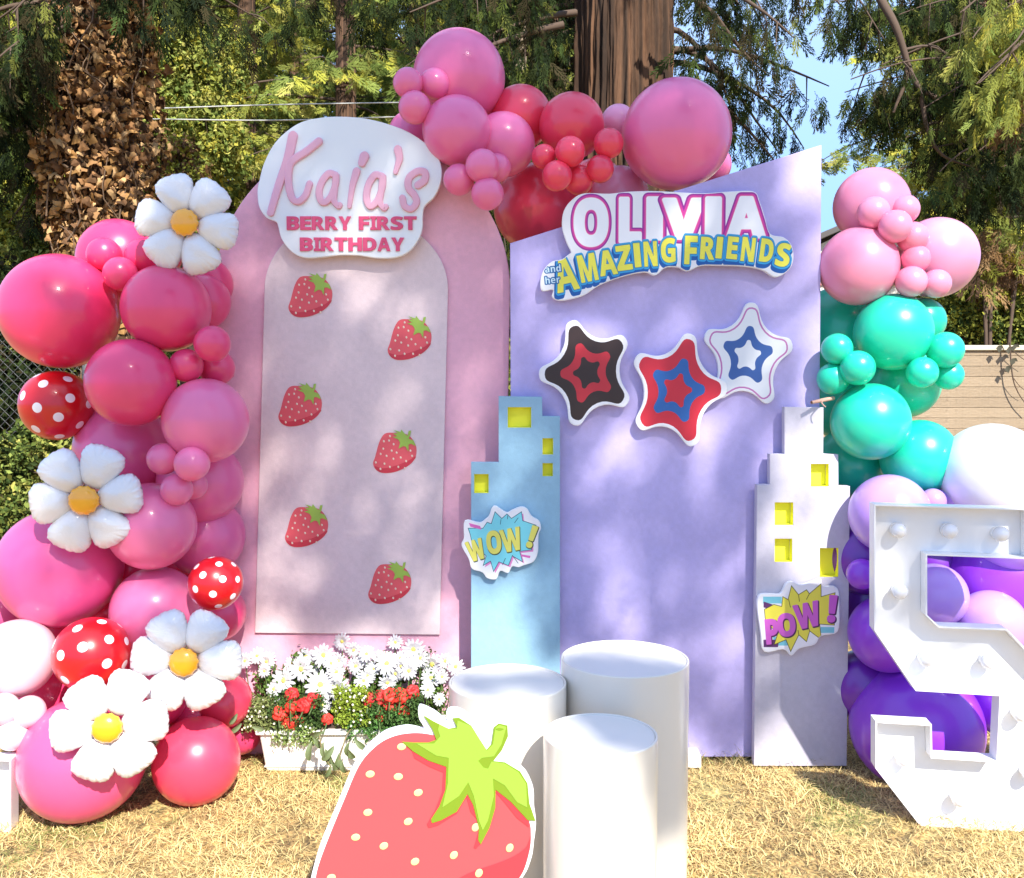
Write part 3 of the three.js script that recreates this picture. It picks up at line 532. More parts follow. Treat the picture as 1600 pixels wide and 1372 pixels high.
{ // name sign on the lilac board
  const z = zoomer(820, 280, 3.636);
  const out = smooth([[88, 585], [105, 520], [150, 470], [210, 455], [245, 430], [262, 412], [238, 360], [212, 270], [222, 180], [270, 115], [340, 80], [480, 82], [600, 70], [760, 68], [1000, 80], [1160, 70], [1300, 70], [1335, 130], [1365, 220], [1395, 310], [1470, 330], [1515, 375], [1527, 450], [1500, 515], [1425, 556], [1350, 515], [1250, 495], [1100, 490], [1000, 492], [925, 522], [870, 500], [800, 502], [742, 546], [680, 528], [560, 552], [425, 602], [330, 662], [205, 690], [155, 668], [160, 628], [100, 635]], 5).map(z);
  printed('name_sign', 'white edged sign with pink outlined name and yellow comic lettering', 'sign', out, LD - .045, .02, 4, x => {
    const T = (ch, cx, cy, h, w, r) => [ch, ...z([cx, cy]), h / 3.636, w / 3.636, r];
    const name = [T('O', 375, 368, 250, 240, 0), T('L', 590, 350, 240, 165, 0), T('I', 735, 335, 225, 110, 0), T('V', 900, 330, 215, 245, 0), T('I', 1068, 325, 215, 110, 0), T('A', 1255, 322, 215, 225, 0)];
    letters(x, name.map(a => [a[0], a[1], a[2], a[3], a[4] * .88, a[5]]), [{ line: 19, color: '#9c2396' }, { line: 14.5, color: '#d83a9c' }, { line: 9, color: '#f07aa8' }, { line: 7, color: '#fbfbff', fill: 1 }], true);
    const am = [['A', 250, 630, 185, 125, -.22], ['M', 372, 575, 150, 120, -.2], ['A', 480, 540, 135, 95, -.16], ['Z', 572, 512, 135, 88, -.13], ['I', 645, 495, 130, 40, -.1], ['N', 718, 490, 135, 92, -.06], ['G', 818, 467, 130, 95, -.04], ['F', 938, 478, 155, 88, .03], ['R', 1028, 450, 120, 86, .06], ['I', 1100, 445, 115, 38, .08], ['E', 1172, 448, 120, 75, .09], ['N', 1262, 462, 130, 92, .1], ['D', 1365, 465, 125, 88, .12], ['S', 1458, 490, 125, 88, .16]].map(a => T(...a));
    letters(x, am, [{ line: 11, color: '#1159a8', dx: -2, dy: 6 }, { line: 11, color: '#1159a8', dx: -1, dy: 3 }, { line: 10, color: '#36a3dc' }, { line: 4.5, color: '#2d6f9a' }, { line: 2.4, color: '#f6ee52', fill: 1 }]);
    for (const [w, cx, cy] of [['and', 162, 528], ['her', 158, 592]]) { const q = z([cx, cy]); x.save(); x.translate(...q); x.rotate(-.1); x.font = 'bold 14.5px sans-serif'; x.textAlign = 'center'; x.lineJoin = 'round'; x.lineWidth = 3.4; x.strokeStyle = '#17609f'; x.strokeText(w, 0, 0); x.lineWidth = .8; x.strokeStyle = '#e6f2f8'; x.fillStyle = '#d5ecf6'; x.fillText(w, 0, 0); x.restore(); }
  });
}
{ // exclamation signs
  const z = zb, out = smooth([[112, 915], [210, 928], [250, 905], [275, 880], [295, 828], [322, 818], [390, 860], [430, 843], [490, 822], [530, 838], [560, 885], [610, 918], [622, 968], [606, 1010], [602, 1125], [572, 1190], [505, 1215], [470, 1228], [430, 1222], [402, 1267], [350, 1252], [322, 1307], [262, 1300], [230, 1262], [160, 1237], [138, 1170], [90, 1082], [106, 1030]], 4).map(z);
  printed('wow_sign', 'comic starburst sign reading WOW in yellow letters on cyan', 'sign', out, BD - .024, .018, 6, x => {
    const burst = [[135, 965], [235, 965], [262, 925], [290, 935], [315, 855], [360, 900], [395, 870], [425, 900], [492, 855], [500, 915], [590, 945], [560, 1000], [560, 1110], [480, 1120], [500, 1190], [430, 1150], [405, 1215], [340, 1190], [305, 1255], [285, 1185], [235, 1215], [255, 1150], [160, 1060], [150, 1010]];
    x.save(); x.translate(2.6, 2.6); x.fillStyle = '#e58ac4'; poly(x, burst, z); x.fill(); x.restore();
    x.fillStyle = '#7fdbe6'; x.strokeStyle = '#27505e'; x.lineWidth = .9; poly(x, burst, z); x.fill(); x.stroke();
    for (const s of [[355, 905, 350, 940], [400, 880, 398, 905], [470, 895, 445, 930], [365, 1210, 385, 1165], [470, 1200, 430, 1145]]) { x.beginPath(); x.moveTo(...z([s[0], s[1]])); x.lineTo(...z([s[2], s[3]])); x.stroke(); }
    x.fillStyle = '#e06ab8'; poly(x, [[140, 930], [215, 950], [225, 975], [150, 955]], z); x.fill(); poly(x, [[490, 1140], [552, 1150], [548, 1166], [486, 1152]], z); x.fill();
    const T = (ch, cx, cy, h, w, r) => [ch, ...z([cx, cy]), h / 4.285, w / 4.285, r];
    letters(x, [T('W', 205, 1172, 130, 108, -.3), T('O', 315, 1130, 145, 108, -.12), T('W', 438, 1112, 145, 132, -.2), T('!', 540, 1088, 142, 55, .32)], [{ line: 4.4, color: '#3c4a30', dx: .6, dy: .8 }, { line: 2.6, color: '#efe66a', fill: 1 }]);
  });
  const z2 = zg, out2 = smooth([[90, 1012], [150, 1006], [195, 1005], [222, 958], [252, 944], [300, 960], [355, 945], [402, 928], [414, 968], [485, 976], [496, 1080], [487, 1200], [402, 1222], [370, 1266], [292, 1286], [250, 1322], [208, 1290], [112, 1302], [94, 1200], [76, 1062]], 4).map(z2);
  printed('pow_sign', 'comic starburst sign reading POW in pink letters on yellow', 'sign', out2, GD - .024, .018, 6, x => {
    for (const c of [[105, 1020, 200, 1055], [400, 1175, 470, 1205], [160, 1225, 240, 1270]]) { x.fillStyle = '#79c8d8'; poly(x, [[c[0], c[1]], [c[2], c[1]], [c[2], c[3]], [c[0], c[3]]], z2); x.fill(); }
    x.fillStyle = '#5a2a6a'; poly(x, [[108, 1045], [160, 1062], [150, 1085], [108, 1075]], z2); x.fill(); poly(x, [[110, 1240], [190, 1240], [185, 1278], [112, 1278]], z2); x.fill();
    const burst = [[112, 1085], [160, 1060], [200, 1070], [205, 1020], [232, 1035], [248, 965], [285, 1010], [325, 985], [340, 1005], [398, 955], [400, 1020], [470, 1000], [465, 1070], [470, 1165], [395, 1160], [405, 1240], [345, 1195], [330, 1250], [290, 1215], [250, 1300], [225, 1240], [165, 1265], [185, 1200], [120, 1160]];
    x.fillStyle = '#ece04f'; x.strokeStyle = '#4a4a20'; x.lineWidth = 1; poly(x, burst, z2); x.fill(); x.stroke();
    for (const s of [[285, 1010, 290, 1045], [340, 1005, 325, 1035], [235, 1035, 245, 1075], [290, 1215, 285, 1190], [345, 1195, 335, 1170]]) { x.beginPath(); x.moveTo(...z2([s[0], s[1]])); x.lineTo(...z2([s[2], s[3]])); x.stroke(); }
    const T = (ch, cx, cy, h, w, r) => [ch, ...z2([cx, cy]), h / 3.268, w / 3.268, r];
    letters(x, [T('P', 156, 1258, 122, 78, -.1), T('O', 232, 1218, 110, 100, -.12), T('W', 345, 1172, 120, 125, -.22), T('!', 452, 1145, 130, 55, .08)], [{ line: 4.6, color: '#4a1850', dx: 1.4, dy: 1.4 }, { line: 3, color: '#d060c8', fill: 1 }]);
  });
}
{ // three plain star cutouts
  const star = (cx, cy, R, ry, rot, k) => { const p = []; for (let i = 0; i < 10; i++) { const a = rot + i * Math.PI / 5, q = i % 2 ? .66 : 1; p.push([cx + R * q * Math.sin(a) * k, cy - ry * q * Math.cos(a)]); } return p; };
  for (const [cx, cy, R, ry, rot, a, b, lab] of [[918, 582, 76, 86, -.35, '#33211f', '#c22a38', 'black and red foam cutout, leftmost of three under the name sign'], [1058, 610, 78, 92, .28, '#d0283c', '#2a64ae', 'red and blue foam cutout, middle one under the name sign'], [1168, 556, 72, 84, .1, '#eef0f4', '#3b62a8', 'white and blue foam cutout, nearest the right edge of purple board']]) {
    const out = smooth(star(cx, cy, R, ry, rot, 1), 8, .9);
    printed('star_cutout', lab, 'cutout', out, cx > 1100 ? LD - .019 : LD - .041, .018, 5, x => {
      x.fillStyle = a; poly(x, smooth(star(cx, cy, R - 9, ry - 9, rot, 1), 8, .9)); x.fill();
      x.fillStyle = b; poly(x, smooth(star(cx, cy, R * .56, ry * .56, rot, 1), 8, .9)); x.fill();
      x.fillStyle = a; poly(x, smooth(star(cx, cy, R * .3, ry * .3, rot, 1), 8, .9)); x.fill();
      if (a === '#eef0f4') { x.strokeStyle = '#c777b4'; x.lineWidth = 2.5; poly(x, smooth(star(cx, cy, R - 9, ry - 9, rot, 1), 8, .9)); x.stroke(); }
    }, { group: 'foam cutouts under the name sign' });
  }
}
// ---------------------------------------------------------------- round white sign with raised lettering
const font = await new FontLoader().loadAsync('fonts/droid/droid_sans_bold.typeface.json');
{
  const z = zoomer(390, 170, 5), d = AD - .062;
  const out = smooth([[60, 650], [75, 560], [110, 430], [180, 290], [270, 190], [400, 105], [560, 68], [720, 60], [900, 75], [1070, 115], [1240, 180], [1390, 280], [1470, 370], [1502, 480], [1490, 590], [1440, 690], [1368, 760], [1352, 840], [1350, 930], [1320, 1020], [1250, 1110], [1150, 1160], [1000, 1167], [850, 1146], [700, 1144], [560, 1160], [430, 1165], [330, 1120], [250, 1020], [222, 920], [205, 885], [130, 850], [75, 770]], 6).map(z);
  const b = bounds(out), c = at((b[0] + b[2]) / 2, b[3], d), g = thing('birthday_sign', 'round white cloud shaped sign with pink and red raised lettering', 'sign', [c.x, c.y, -d]);
  part('plate', setUV(extr(shapeOf(onPlane(out, d, c)), .022, .003).translate(0, 0, -.022), 2), std(C(.82, .83, .82), .42, { bumpMap: brushTex, bumpScale: .0006, metalness: .15 }), g);
  const W = pts => pts.map(p => { const q = at(...z(p), d); return [q.x - c.x, q.y - c.y]; }), u = d / FPX / 5;
  const pm = std(C(.78, .42, .54), .55);
  const put = strokes => part('letter', strokes.map(([p, w0, w1, dep], i) => strokeGeo(W(p), w0 * 1.14 * u, w1 * 1.14 * u, .011 + i * .0016, .0003)), pm, g);
  put([[[[342, 215], [300, 400], [225, 620], [168, 815]], 32, 24], [[[545, 258], [450, 335], [345, 405], [312, 470], [308, 590], [335, 700], [385, 728], [440, 680], [472, 590]], 26, 22]]);
  put([[[[672, 520], [620, 510], [565, 580], [545, 670], [575, 735], [630, 700], [672, 600], [678, 515], [668, 630], [662, 720], [695, 762], [705, 755]], 24, 20]]);
  put([[[[838, 492], [805, 610], [782, 765]], 26, 15], [[[900, 375], [880, 428]], 32, 26]]);
  put([[[[1035, 530], [980, 522], [930, 600], [915, 700], [945, 765], [1000, 720], [1040, 610], [1042, 525], [1030, 650], [1020, 730], [1050, 778], [1066, 768]], 24, 20]]);
  put([[[[1160, 322], [1172, 390], [1160, 440], [1142, 498]], 28, 16]]);
  put([[[[1318, 600], [1368, 560], [1368, 500], [1310, 495], [1248, 545], [1243, 620], [1290, 680], [1305, 735], [1265, 785], [1212, 762], [1196, 700]], 26, 22]]);
  const rm = std(C(.70, .075, .18), .5), Q = (x, y) => { const q = at(...z([x, y]), d); return [q.x - c.x, q.y - c.y]; };
  const word = (chars, x0, x1, yb, h) => {
    const adv = [...chars].map(ch => ch === ' ' ? .5 : ch === 'I' ? .5 : ch === 'M' || ch === 'H' || ch === 'D' ? 1.05 : ch === 'E' || ch === 'F' ? .86 : 1), tot = adv.reduce((a, q) => a + q, 0); let s = 0;
    [...chars].forEach((ch, i) => {
      const w = (x1 - x0) * adv[i] / tot, xc = x0 + (x1 - x0) * s / tot; s += adv[i]; if (ch === ' ') return;
      const t = new TextGeometry(ch, { font, size: 1, depth: .1, curveSegments: 5, bevelEnabled: true, bevelThickness: .02, bevelSize: .03, bevelSegments: 2 }); t.computeBoundingBox(); const bb = t.boundingBox;
      const H = h * u, Wd = (w * .93) * u; t.translate(-bb.min.x, -bb.min.y, -bb.min.z); t.scale(Wd / (bb.max.x - bb.min.x), H / (bb.max.y - bb.min.y), .006 / (bb.max.z - bb.min.z));
      const q = Q(xc, yb); t.translate(q[0], q[1], .0004); part('letter', t, rm, g);
    });
  };
  word('BERRY FIRST', 292, 1312, 948, 104); word('BIRTHDAY', 395, 1216, 1113, 104);
}

// ---------------------------------------------------------------- balloons
function balloonGeo(seg, taper, len) { // neck along -y
  const P = [], N = seg;
  for (let i = 0; i <= N; i++) { const t = i / N * 2.86, y = Math.cos(t), r = Math.sin(t) * (1 + taper * y); P.push(new THREE.Vector2(Math.max(r, 0), y * (y < 0 ? len : 1))); }
  const y0 = P[P.length - 1].y, r0 = P[P.length - 1].x; P.push(new THREE.Vector2(r0 * .55, y0 - .05), new THREE.Vector2(r0 * .3, y0 - .1), new THREE.Vector2(r0 * .5, y0 - .15), new THREE.Vector2(r0 * .25, y0 - .17), new THREE.Vector2(r0 * .45, y0 - .24), new THREE.Vector2(0, y0 - .23));
  const g = new THREE.LatheGeometry(P.reverse(), seg + 8); return g;
}
const BG = [balloonGeo(44, .03, 1.05), balloonGeo(44, .05, 1.1), balloonGeo(44, .015, 1.02)];
const latex = (r, g, b, rough = .32) => std(C(r, g, b), rough, { clearcoat: .45, clearcoatRoughness: .13, transmission: .12, thickness: 0, roughnessMap: null });
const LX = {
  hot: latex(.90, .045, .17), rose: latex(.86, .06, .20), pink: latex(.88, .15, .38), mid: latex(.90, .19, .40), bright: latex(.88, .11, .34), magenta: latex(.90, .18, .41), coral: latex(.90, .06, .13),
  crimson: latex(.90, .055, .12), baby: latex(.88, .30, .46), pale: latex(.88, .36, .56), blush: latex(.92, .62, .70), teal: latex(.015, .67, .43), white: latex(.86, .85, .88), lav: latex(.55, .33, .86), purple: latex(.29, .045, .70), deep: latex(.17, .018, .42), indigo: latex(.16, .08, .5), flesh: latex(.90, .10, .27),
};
function dotTex() {
  const pts = []; const n = 34; for (let i = 0; i < n; i++) { const y = 1 - 2 * (i + .5) / n, a = i * 2.399963, r = Math.sqrt(1 - y * y); pts.push([r * Math.cos(a), y, r * Math.sin(a)]); }
  const W = 1024, H = 512, d = new Uint8Array(W * H * 4);
  for (let j = 0; j < H; j++) for (let i = 0; i < W; i++) {
    const th = (1 - (j + .5) / H) * 2.9, ph = (i + .5) / W * 2 * Math.PI, x = Math.sin(th) * Math.sin(ph), z = Math.sin(th) * Math.cos(ph), y = Math.cos(th); let m = -1;
    for (const p of pts) m = Math.max(m, p[0] * x + p[1] * y + p[2] * z);
    const a = Math.acos(Math.min(1, m)), k = Math.min(1, Math.max(0, (.128 - a) / .008)), q = (j * W + i) * 4; d[q] = 205 + 40 * k; d[q + 1] = 16 + 222 * k; d[q + 2] = 26 + 214 * k; d[q + 3] = 255;
  }
  const t = new THREE.DataTexture(d, W, H); t.colorSpace = THREE.SRGBColorSpace; t.wrapS = THREE.RepeatWrapping; t.magFilter = THREE.LinearFilter; t.needsUpdate = true; return t;
}
const dotMat = std(C(1, 1, 1), .3, { map: dotTex(), clearcoat: .45, clearcoatRoughness: .12 });
function balloon(px, py, r, d, mat, label, group, o = {}) {
  const R = r * d / FPX, p = at(px, py, d), m = new THREE.Mesh(BG[Math.floor(rnd() * 3)], mat);
  m.name = numbered(o.name ?? 'balloon'); m.castShadow = m.receiveShadow = true; m.position.copy(p); m.scale.setScalar(R);
  const dir = (o.neck ? V3(...o.neck) : V3(rr(-.6, .6), rr(-.6, .4), -1)).normalize(); m.quaternion.setFromUnitVectors(V3(0, -1, 0), dir);
  if (o.spin) m.rotateY(o.spin);
  tag(m, label, 'balloon', group); scene.add(m); return m;
}
const GL = 'balloons of the left garland', GT = 'balloons of the top garland', GR = 'balloons of the right garland';
for (const [px, py, r, d, k, label, o] of [
  [94, 487, 88, 3.28, 'hot', 'huge hot pink balloon, largest at the upper left edge'],
  [187, 406, 62, 3.5, 'hot', 'large hot pink balloon topmost of left garland, beside the upper daisy'],
  [163, 398, 26, 3.31, 'hot', 'small hot pink balloon on the left front of the topmost left balloon'],
  [225, 402, 29, 3.31, 'hot', 'small hot pink balloon touching the lowest petal of the upper daisy'],
  [188, 428, 26, 3.22, 'rose', 'small deep pink balloon between the three big upper left balloons'],
  [243, 392, 42, 3.55, 'hot', 'hot pink balloon half hidden behind the upper daisy'],
  [260, 482, 67, 3.2, 'rose', 'large rose balloon under the upper daisy'],
  [322, 444, 41, 3.46, 'rose', 'shaded rose balloon peeking out under the upper daisy toward the arch'],
  [316, 472, 43, 3.38, 'rose', 'rose balloon wedged between large rose balloon and arch edge'],
  [205, 598, 68, 3.12, 'rose', 'large deep rose balloon right of the upper polka dot balloon'],
  [332, 537, 28, 3.12, 'rose', 'small rose balloon, highest of three beside the arch'],
  [291, 571, 26, 3.17, 'rose', 'small rose balloon, lower left of three beside the arch'],
  [338, 574, 28, 3.28, 'rose', 'small rose balloon, tucked behind the other two beside the arch'],
  [322, 657, 66, 3.16, 'mid', 'large medium pink balloon overlapping the arch edge'],
  [195, 703, 75, 3.37, 'pink', 'large pink balloon behind the left daisy and polka dot balloon'],
  [255, 717, 25, 3.1, 'mid', 'small pink balloon, left of the trio at mid left garland'],
  [300, 725, 27, 3.04, 'mid', 'small pink balloon, front right of the trio at mid left garland'],
  [276, 765, 25, 3.08, 'mid', 'small pink balloon, lowest of the trio at mid left garland'],
  [302, 758, 22, 3.17, 'mid', 'small pink balloon hidden behind the mid left trio'],
  [313, 753, 66, 3.36, 'pink', 'large pink balloon behind the mid left trio'],
  [237, 822, 68, 3.14, 'mid', 'large pink balloon right of the left daisy'],
  [320, 838, 62, 3.42, 'pink', 'shaded pink balloon behind the right polka dot balloon'],
  [94, 886, 93, 3.2, 'bright', 'huge bright pink balloon directly below the left daisy'],
  [244, 955, 70, 3.2, 'mid', 'large pink balloon above the scalloped middle daisy'],
  [340, 958, 44, 3.38, 'rose', 'rose balloon below the right polka dot balloon by arch'],
  [26, 1028, 60, 3.03, 'blush', 'large pale blush balloon at lower left edge'],
  [0, 942, 48, 3.3, 'pink', 'pink balloon cut by left edge above the blush balloon'],
  [78, 1088, 56, 3.28, 'hot', 'hot pink balloon behind the small blush balloons'],
  [232, 1085, 60, 3.18, 'hot', 'hot red pink balloon behind the two lower daisies'],
  [5, 1108, 25, 2.92, 'blush', 'small blush balloon cut by left edge, upper of trio'],
  [46, 1112, 25, 2.94, 'blush', 'small blush balloon, rightmost of the lower left trio'],
  [20, 1148, 25, 2.92, 'blush', 'small blush balloon, lowest of the lower left trio'],
  [52, 1165, 30, 3.1, 'hot', 'hot pink balloon under the lower left trio'],
  [130, 1186, 96, 2.98, 'flesh', 'huge pink balloon on the grass under the lowest daisy'],
  [307, 1188, 68, 3.1, 'coral', 'large coral balloon on the grass left of the planter'],
  [352, 1095, 42, 3.3, 'coral', 'coral balloon between the middle daisy and the flowers'],
  [376, 1146, 33, 3.42, 'rose', 'shaded rose balloon beside the white planter'],
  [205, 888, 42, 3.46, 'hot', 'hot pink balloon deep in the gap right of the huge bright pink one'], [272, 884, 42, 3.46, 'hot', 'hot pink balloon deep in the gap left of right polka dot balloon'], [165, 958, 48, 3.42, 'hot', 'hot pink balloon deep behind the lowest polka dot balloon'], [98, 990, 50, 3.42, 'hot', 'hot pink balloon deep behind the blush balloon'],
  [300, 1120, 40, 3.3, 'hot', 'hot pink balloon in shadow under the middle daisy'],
]) balloon(px, py, r, d, LX[k], label, GL, o);
for (const [px, py, r, d, sp, lab] of [[89, 633, 54, 3.26, .4, 'red polka dot balloon at left edge under huge hot pink balloon'], [337, 911, 42, 3.1, 2.1, 'small red polka dot balloon beside the pink arch'], [143, 1022, 58, 2.98, 4.0, 'red polka dot balloon between blush balloon and two lower daisies']])
  balloon(px, py, r, d, dotMat, lab, 'red polka dot balloons', { name: 'polka_dot_balloon', neck: [.3, .25, -1], spin: sp });
for (const [px, py, r, d, k, label, o] of [
  [718, 122, 70, 3.6, 'magenta', 'largest orchid pink balloon at the very top of garland'],
  [638, 130, 23, 3.42, 'mid', 'small pink balloon leftmost of the top garland'], [679, 131, 23, 3.45, 'magenta', 'small orchid balloon against the largest top balloon'], [648, 168, 25, 3.4, 'mid', 'small pink balloon just above the round sign edge'],
  [641, 208, 33, 3.8, 'magenta', 'shaded orchid balloon behind the round sign'],
  [714, 205, 53, 3.44, 'magenta', 'large orchid balloon right of the round sign'], [786, 226, 49, 3.52, 'magenta', 'orchid balloon left of the coral balloons'],
  [754, 260, 26, 3.33, 'mid', 'small pink balloon, front of four hanging by the arch'], [717, 281, 24, 3.38, 'mid', 'small pink balloon, left of four hanging by the arch'], [762, 303, 25, 3.33, 'mid', 'small pink balloon, lowest of four hanging by the arch'], [776, 263, 22, 3.42, 'mid', 'small pink balloon, rear one of four hanging by the arch'],
  [813, 183, 48, 3.66, 'crimson', 'coral red balloon right of the largest top balloon'], [893, 197, 50, 3.55, 'crimson', 'larger coral red balloon in front of the cedar trunk'],
  [850, 245, 19, 3.42, 'crimson', 'small coral balloon, leftmost of the coral cluster'], [891, 237, 23, 3.36, 'crimson', 'small coral balloon, upper middle of the coral cluster'], [951, 224, 23, 3.4, 'crimson', 'small coral balloon, highest right of the coral cluster'], [870, 275, 23, 3.36, 'crimson', 'small coral balloon, lowest front of the coral cluster'], [904, 281, 23, 3.44, 'crimson', 'small coral balloon, lowest rear of the coral cluster'], [938, 264, 21, 3.4, 'crimson', 'small coral balloon, lower right of the coral cluster'],
  [840, 325, 68, 3.8, 'coral', 'big coral balloon filling the gap between arch and purple board'],
  [966, 190, 26, 3.68, 'pale', 'pale pink balloon beside the big pink one, by cedar trunk'], [968, 305, 44, 3.72, 'pale', 'pale pink balloon behind the name sign'], [930, 300, 50, 3.85, 'coral', 'coral balloon low behind the purple board'],
  [1056, 211, 83, 3.5, 'magenta', 'big orchid pink balloon over the slanted board edge'], [1112, 258, 30, 3.72, 'mid', 'pink balloon behind lower right of the big orchid balloon'],
]) balloon(px, py, r, d, LX[k], label, GT, o);
for (const [px, py, r, d, k, label, o] of [
  [1362, 322, 57, 3.52, 'baby', 'large baby pink balloon topmost of right garland'], [1342, 416, 60, 3.42, 'baby', 'large baby pink balloon touching the purple board'], [1463, 403, 61, 3.5, 'pale', 'large pale pink balloon rightmost at the top'],
  [1365, 333, 25, 3.37, 'baby', 'small baby pink balloon, left of upper four'], [1414, 327, 22, 3.4, 'baby', 'small baby pink balloon, right of upper four'], [1399, 354, 25, 3.31, 'baby', 'small baby pink balloon, front of upper four'], [1426, 371, 24, 3.37, 'baby', 'small baby pink balloon, lowest of upper four'],
  [1431, 405, 22, 3.36, 'baby', 'small baby pink balloon, top of lower three'], [1424, 440, 24, 3.33, 'baby', 'small baby pink balloon, left of lower three'], [1463, 443, 22, 3.33, 'baby', 'small baby pink balloon, right of lower three'],
  [1312, 520, 72, 3.72, 'teal', 'shaded teal balloon behind the purple board edge'], [1395, 519, 59, 3.4, 'teal', 'large teal balloon under the pink ones'], [1440, 502, 36, 3.55, 'teal', 'teal balloon behind the upper right of largest teal'],
  [1308, 545, 24, 3.33, 'teal', 'small teal balloon, highest beside the purple board'], [1340, 575, 27, 3.3, 'teal', 'small teal balloon, front one beside the purple board'], [1302, 592, 25, 3.36, 'teal', 'small teal balloon, lowest beside the purple board'],
  [1477, 547, 28, 3.33, 'teal', 'small teal balloon, upper of right three by timber wall'], [1441, 582, 24, 3.3, 'teal', 'small teal balloon, left of right three by timber wall'], [1482, 586, 23, 3.37, 'teal', 'small teal balloon, lower of right three by timber wall'],
  [1412, 598, 55, 3.56, 'teal', 'shaded teal balloon in the middle of teal group'], [1360, 659, 60, 3.36, 'teal', 'large teal balloon beside top of grey building cutout'], [1436, 714, 58, 3.4, 'teal', 'large teal balloon lowest, above the lavender one'], [1325, 725, 55, 3.62, 'teal', 'dark teal balloon behind grey building cutout'], [1320, 640, 50, 3.72, 'teal', 'dark teal balloon in the gap by the purple board'],
  [1550, 740, 79, 3.3, 'white', 'large white balloon above the marquee figure'],
  [1390, 803, 62, 3.26, 'lav', 'large lavender balloon behind top corner of marquee figure'], [1490, 778, 23, 3.32, 'lav', 'small lavender balloon under the white balloon'], [1458, 783, 20, 3.28, 'lav', 'small lavender balloon behind top bar of marquee figure'], [1470, 765, 26, 3.45, 'indigo', 'indigo balloon tucked between teal and white'],
  [1582, 832, 62, 3.3, 'lav', 'lavender balloon under the white balloon at right edge'],
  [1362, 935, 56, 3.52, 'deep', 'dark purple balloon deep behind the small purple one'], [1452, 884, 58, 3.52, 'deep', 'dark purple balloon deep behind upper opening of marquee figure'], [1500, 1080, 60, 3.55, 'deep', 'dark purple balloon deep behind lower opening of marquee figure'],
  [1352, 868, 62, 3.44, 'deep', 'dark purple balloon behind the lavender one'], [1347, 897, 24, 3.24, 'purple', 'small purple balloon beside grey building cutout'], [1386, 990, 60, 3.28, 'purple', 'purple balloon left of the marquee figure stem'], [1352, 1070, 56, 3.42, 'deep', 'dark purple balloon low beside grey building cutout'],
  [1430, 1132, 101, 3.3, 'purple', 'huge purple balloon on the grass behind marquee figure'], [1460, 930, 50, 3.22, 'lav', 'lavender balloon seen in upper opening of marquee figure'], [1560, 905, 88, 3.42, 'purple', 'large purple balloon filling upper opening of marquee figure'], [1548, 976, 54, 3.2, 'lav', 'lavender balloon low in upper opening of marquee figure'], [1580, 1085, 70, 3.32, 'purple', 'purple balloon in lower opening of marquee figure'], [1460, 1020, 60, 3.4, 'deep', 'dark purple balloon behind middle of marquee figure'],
]) balloon(px, py, r, d, LX[k], label, GR, o);
{ // tail of a tied balloon above the grey cutout
  const a = at(1268, 629, 3.3), b = at(1302, 622, 3.36), m = new THREE.Mesh(mergeGeometries([tube([a, a.clone().lerp(b, .5), b], .006, .008, 8, 6), tube([a.clone().lerp(b, .6), at(1284, 630, 3.3), at(1290, 636, 3.29)], .003, .002, 6, 6)]), std(C(.62, .36, .28), .6));
  m.name = 'balloon_tail'; m.castShadow = m.receiveShadow = true; tag(m, 'small tan tied stub poking out above the grey building cutout', 'stub'); scene.add(m);
}

// ---------------------------------------------------------------- daisy foil balloons
const foilMat = std(C(.76, .75, .77), .3, { clearcoat: .8, clearcoatRoughness: .08, bumpMap: grainTex, bumpScale: .0012 }), foilGold = std(C(.90, .40, .012), .28, { clearcoat: .8, clearcoatRoughness: .08 });
function petalGeo(k) { // puffed fan-shaped foil petal with a crimped seam
  const g = new THREE.SphereGeometry(1, 96, 48), p = g.attributes.position;
  for (let i = 0; i < p.count; i++) {
    const x = p.getX(i), y = p.getY(i), z = p.getZ(i), rim = Math.pow(1 - Math.abs(z), 3), a = Math.atan2(y, x), out = Math.min(1, Math.max(0, (y + .55) / .9));
    const sq = Math.pow(Math.abs(x) ** 2.7 + Math.abs(y) ** 2.7, -1 / 2.7) * Math.hypot(x, y), t = (y * (Math.hypot(x, y) > .01 ? sq : 1) + 1) / 2;
    const w = .20 + .25 * Math.pow(Math.max(0, t), .75), cr = 1 + rim * (.014 * Math.sin(a * 31 + k) + .016 * Math.sin(a * 13 + k * 2)) * out;
    const crease = out * Math.pow(1 - Math.abs(z), 1.4) * (.030 * Math.sin(a * 19 + k * 3) + .022 * Math.sin(a * 33 + k));
    const X = x * (Math.hypot(x, y) > .01 ? sq : 1), Y = y * (Math.hypot(x, y) > .01 ? sq : 1);
    p.setXYZ(i, X * w * cr, .60 + Y * .40 * cr, z * .25 * (1 + .10 * noise3(x * 1.5 + k, y * 1.5, z)) + crease * Math.sign(z || 1) * .6);
  }
  g.computeVertexNormals(); return g;
}
const PET = [petalGeo(0), petalGeo(1.7), petalGeo(4.1)];
const eyeGeo = (() => { const g = new THREE.SphereGeometry(1, 48, 32), p = g.attributes.position; for (let i = 0; i < p.count; i++) { const x = p.getX(i), y = p.getY(i), z = p.getZ(i), a = Math.atan2(y, x), rim = Math.pow(1 - Math.abs(z), 3); const c = 1 + rim * .05 * Math.sin(a * 12); p.setXYZ(i, x * .265 * c, y * .265 * c, z * .15); } g.computeVertexNormals(); return g; })();
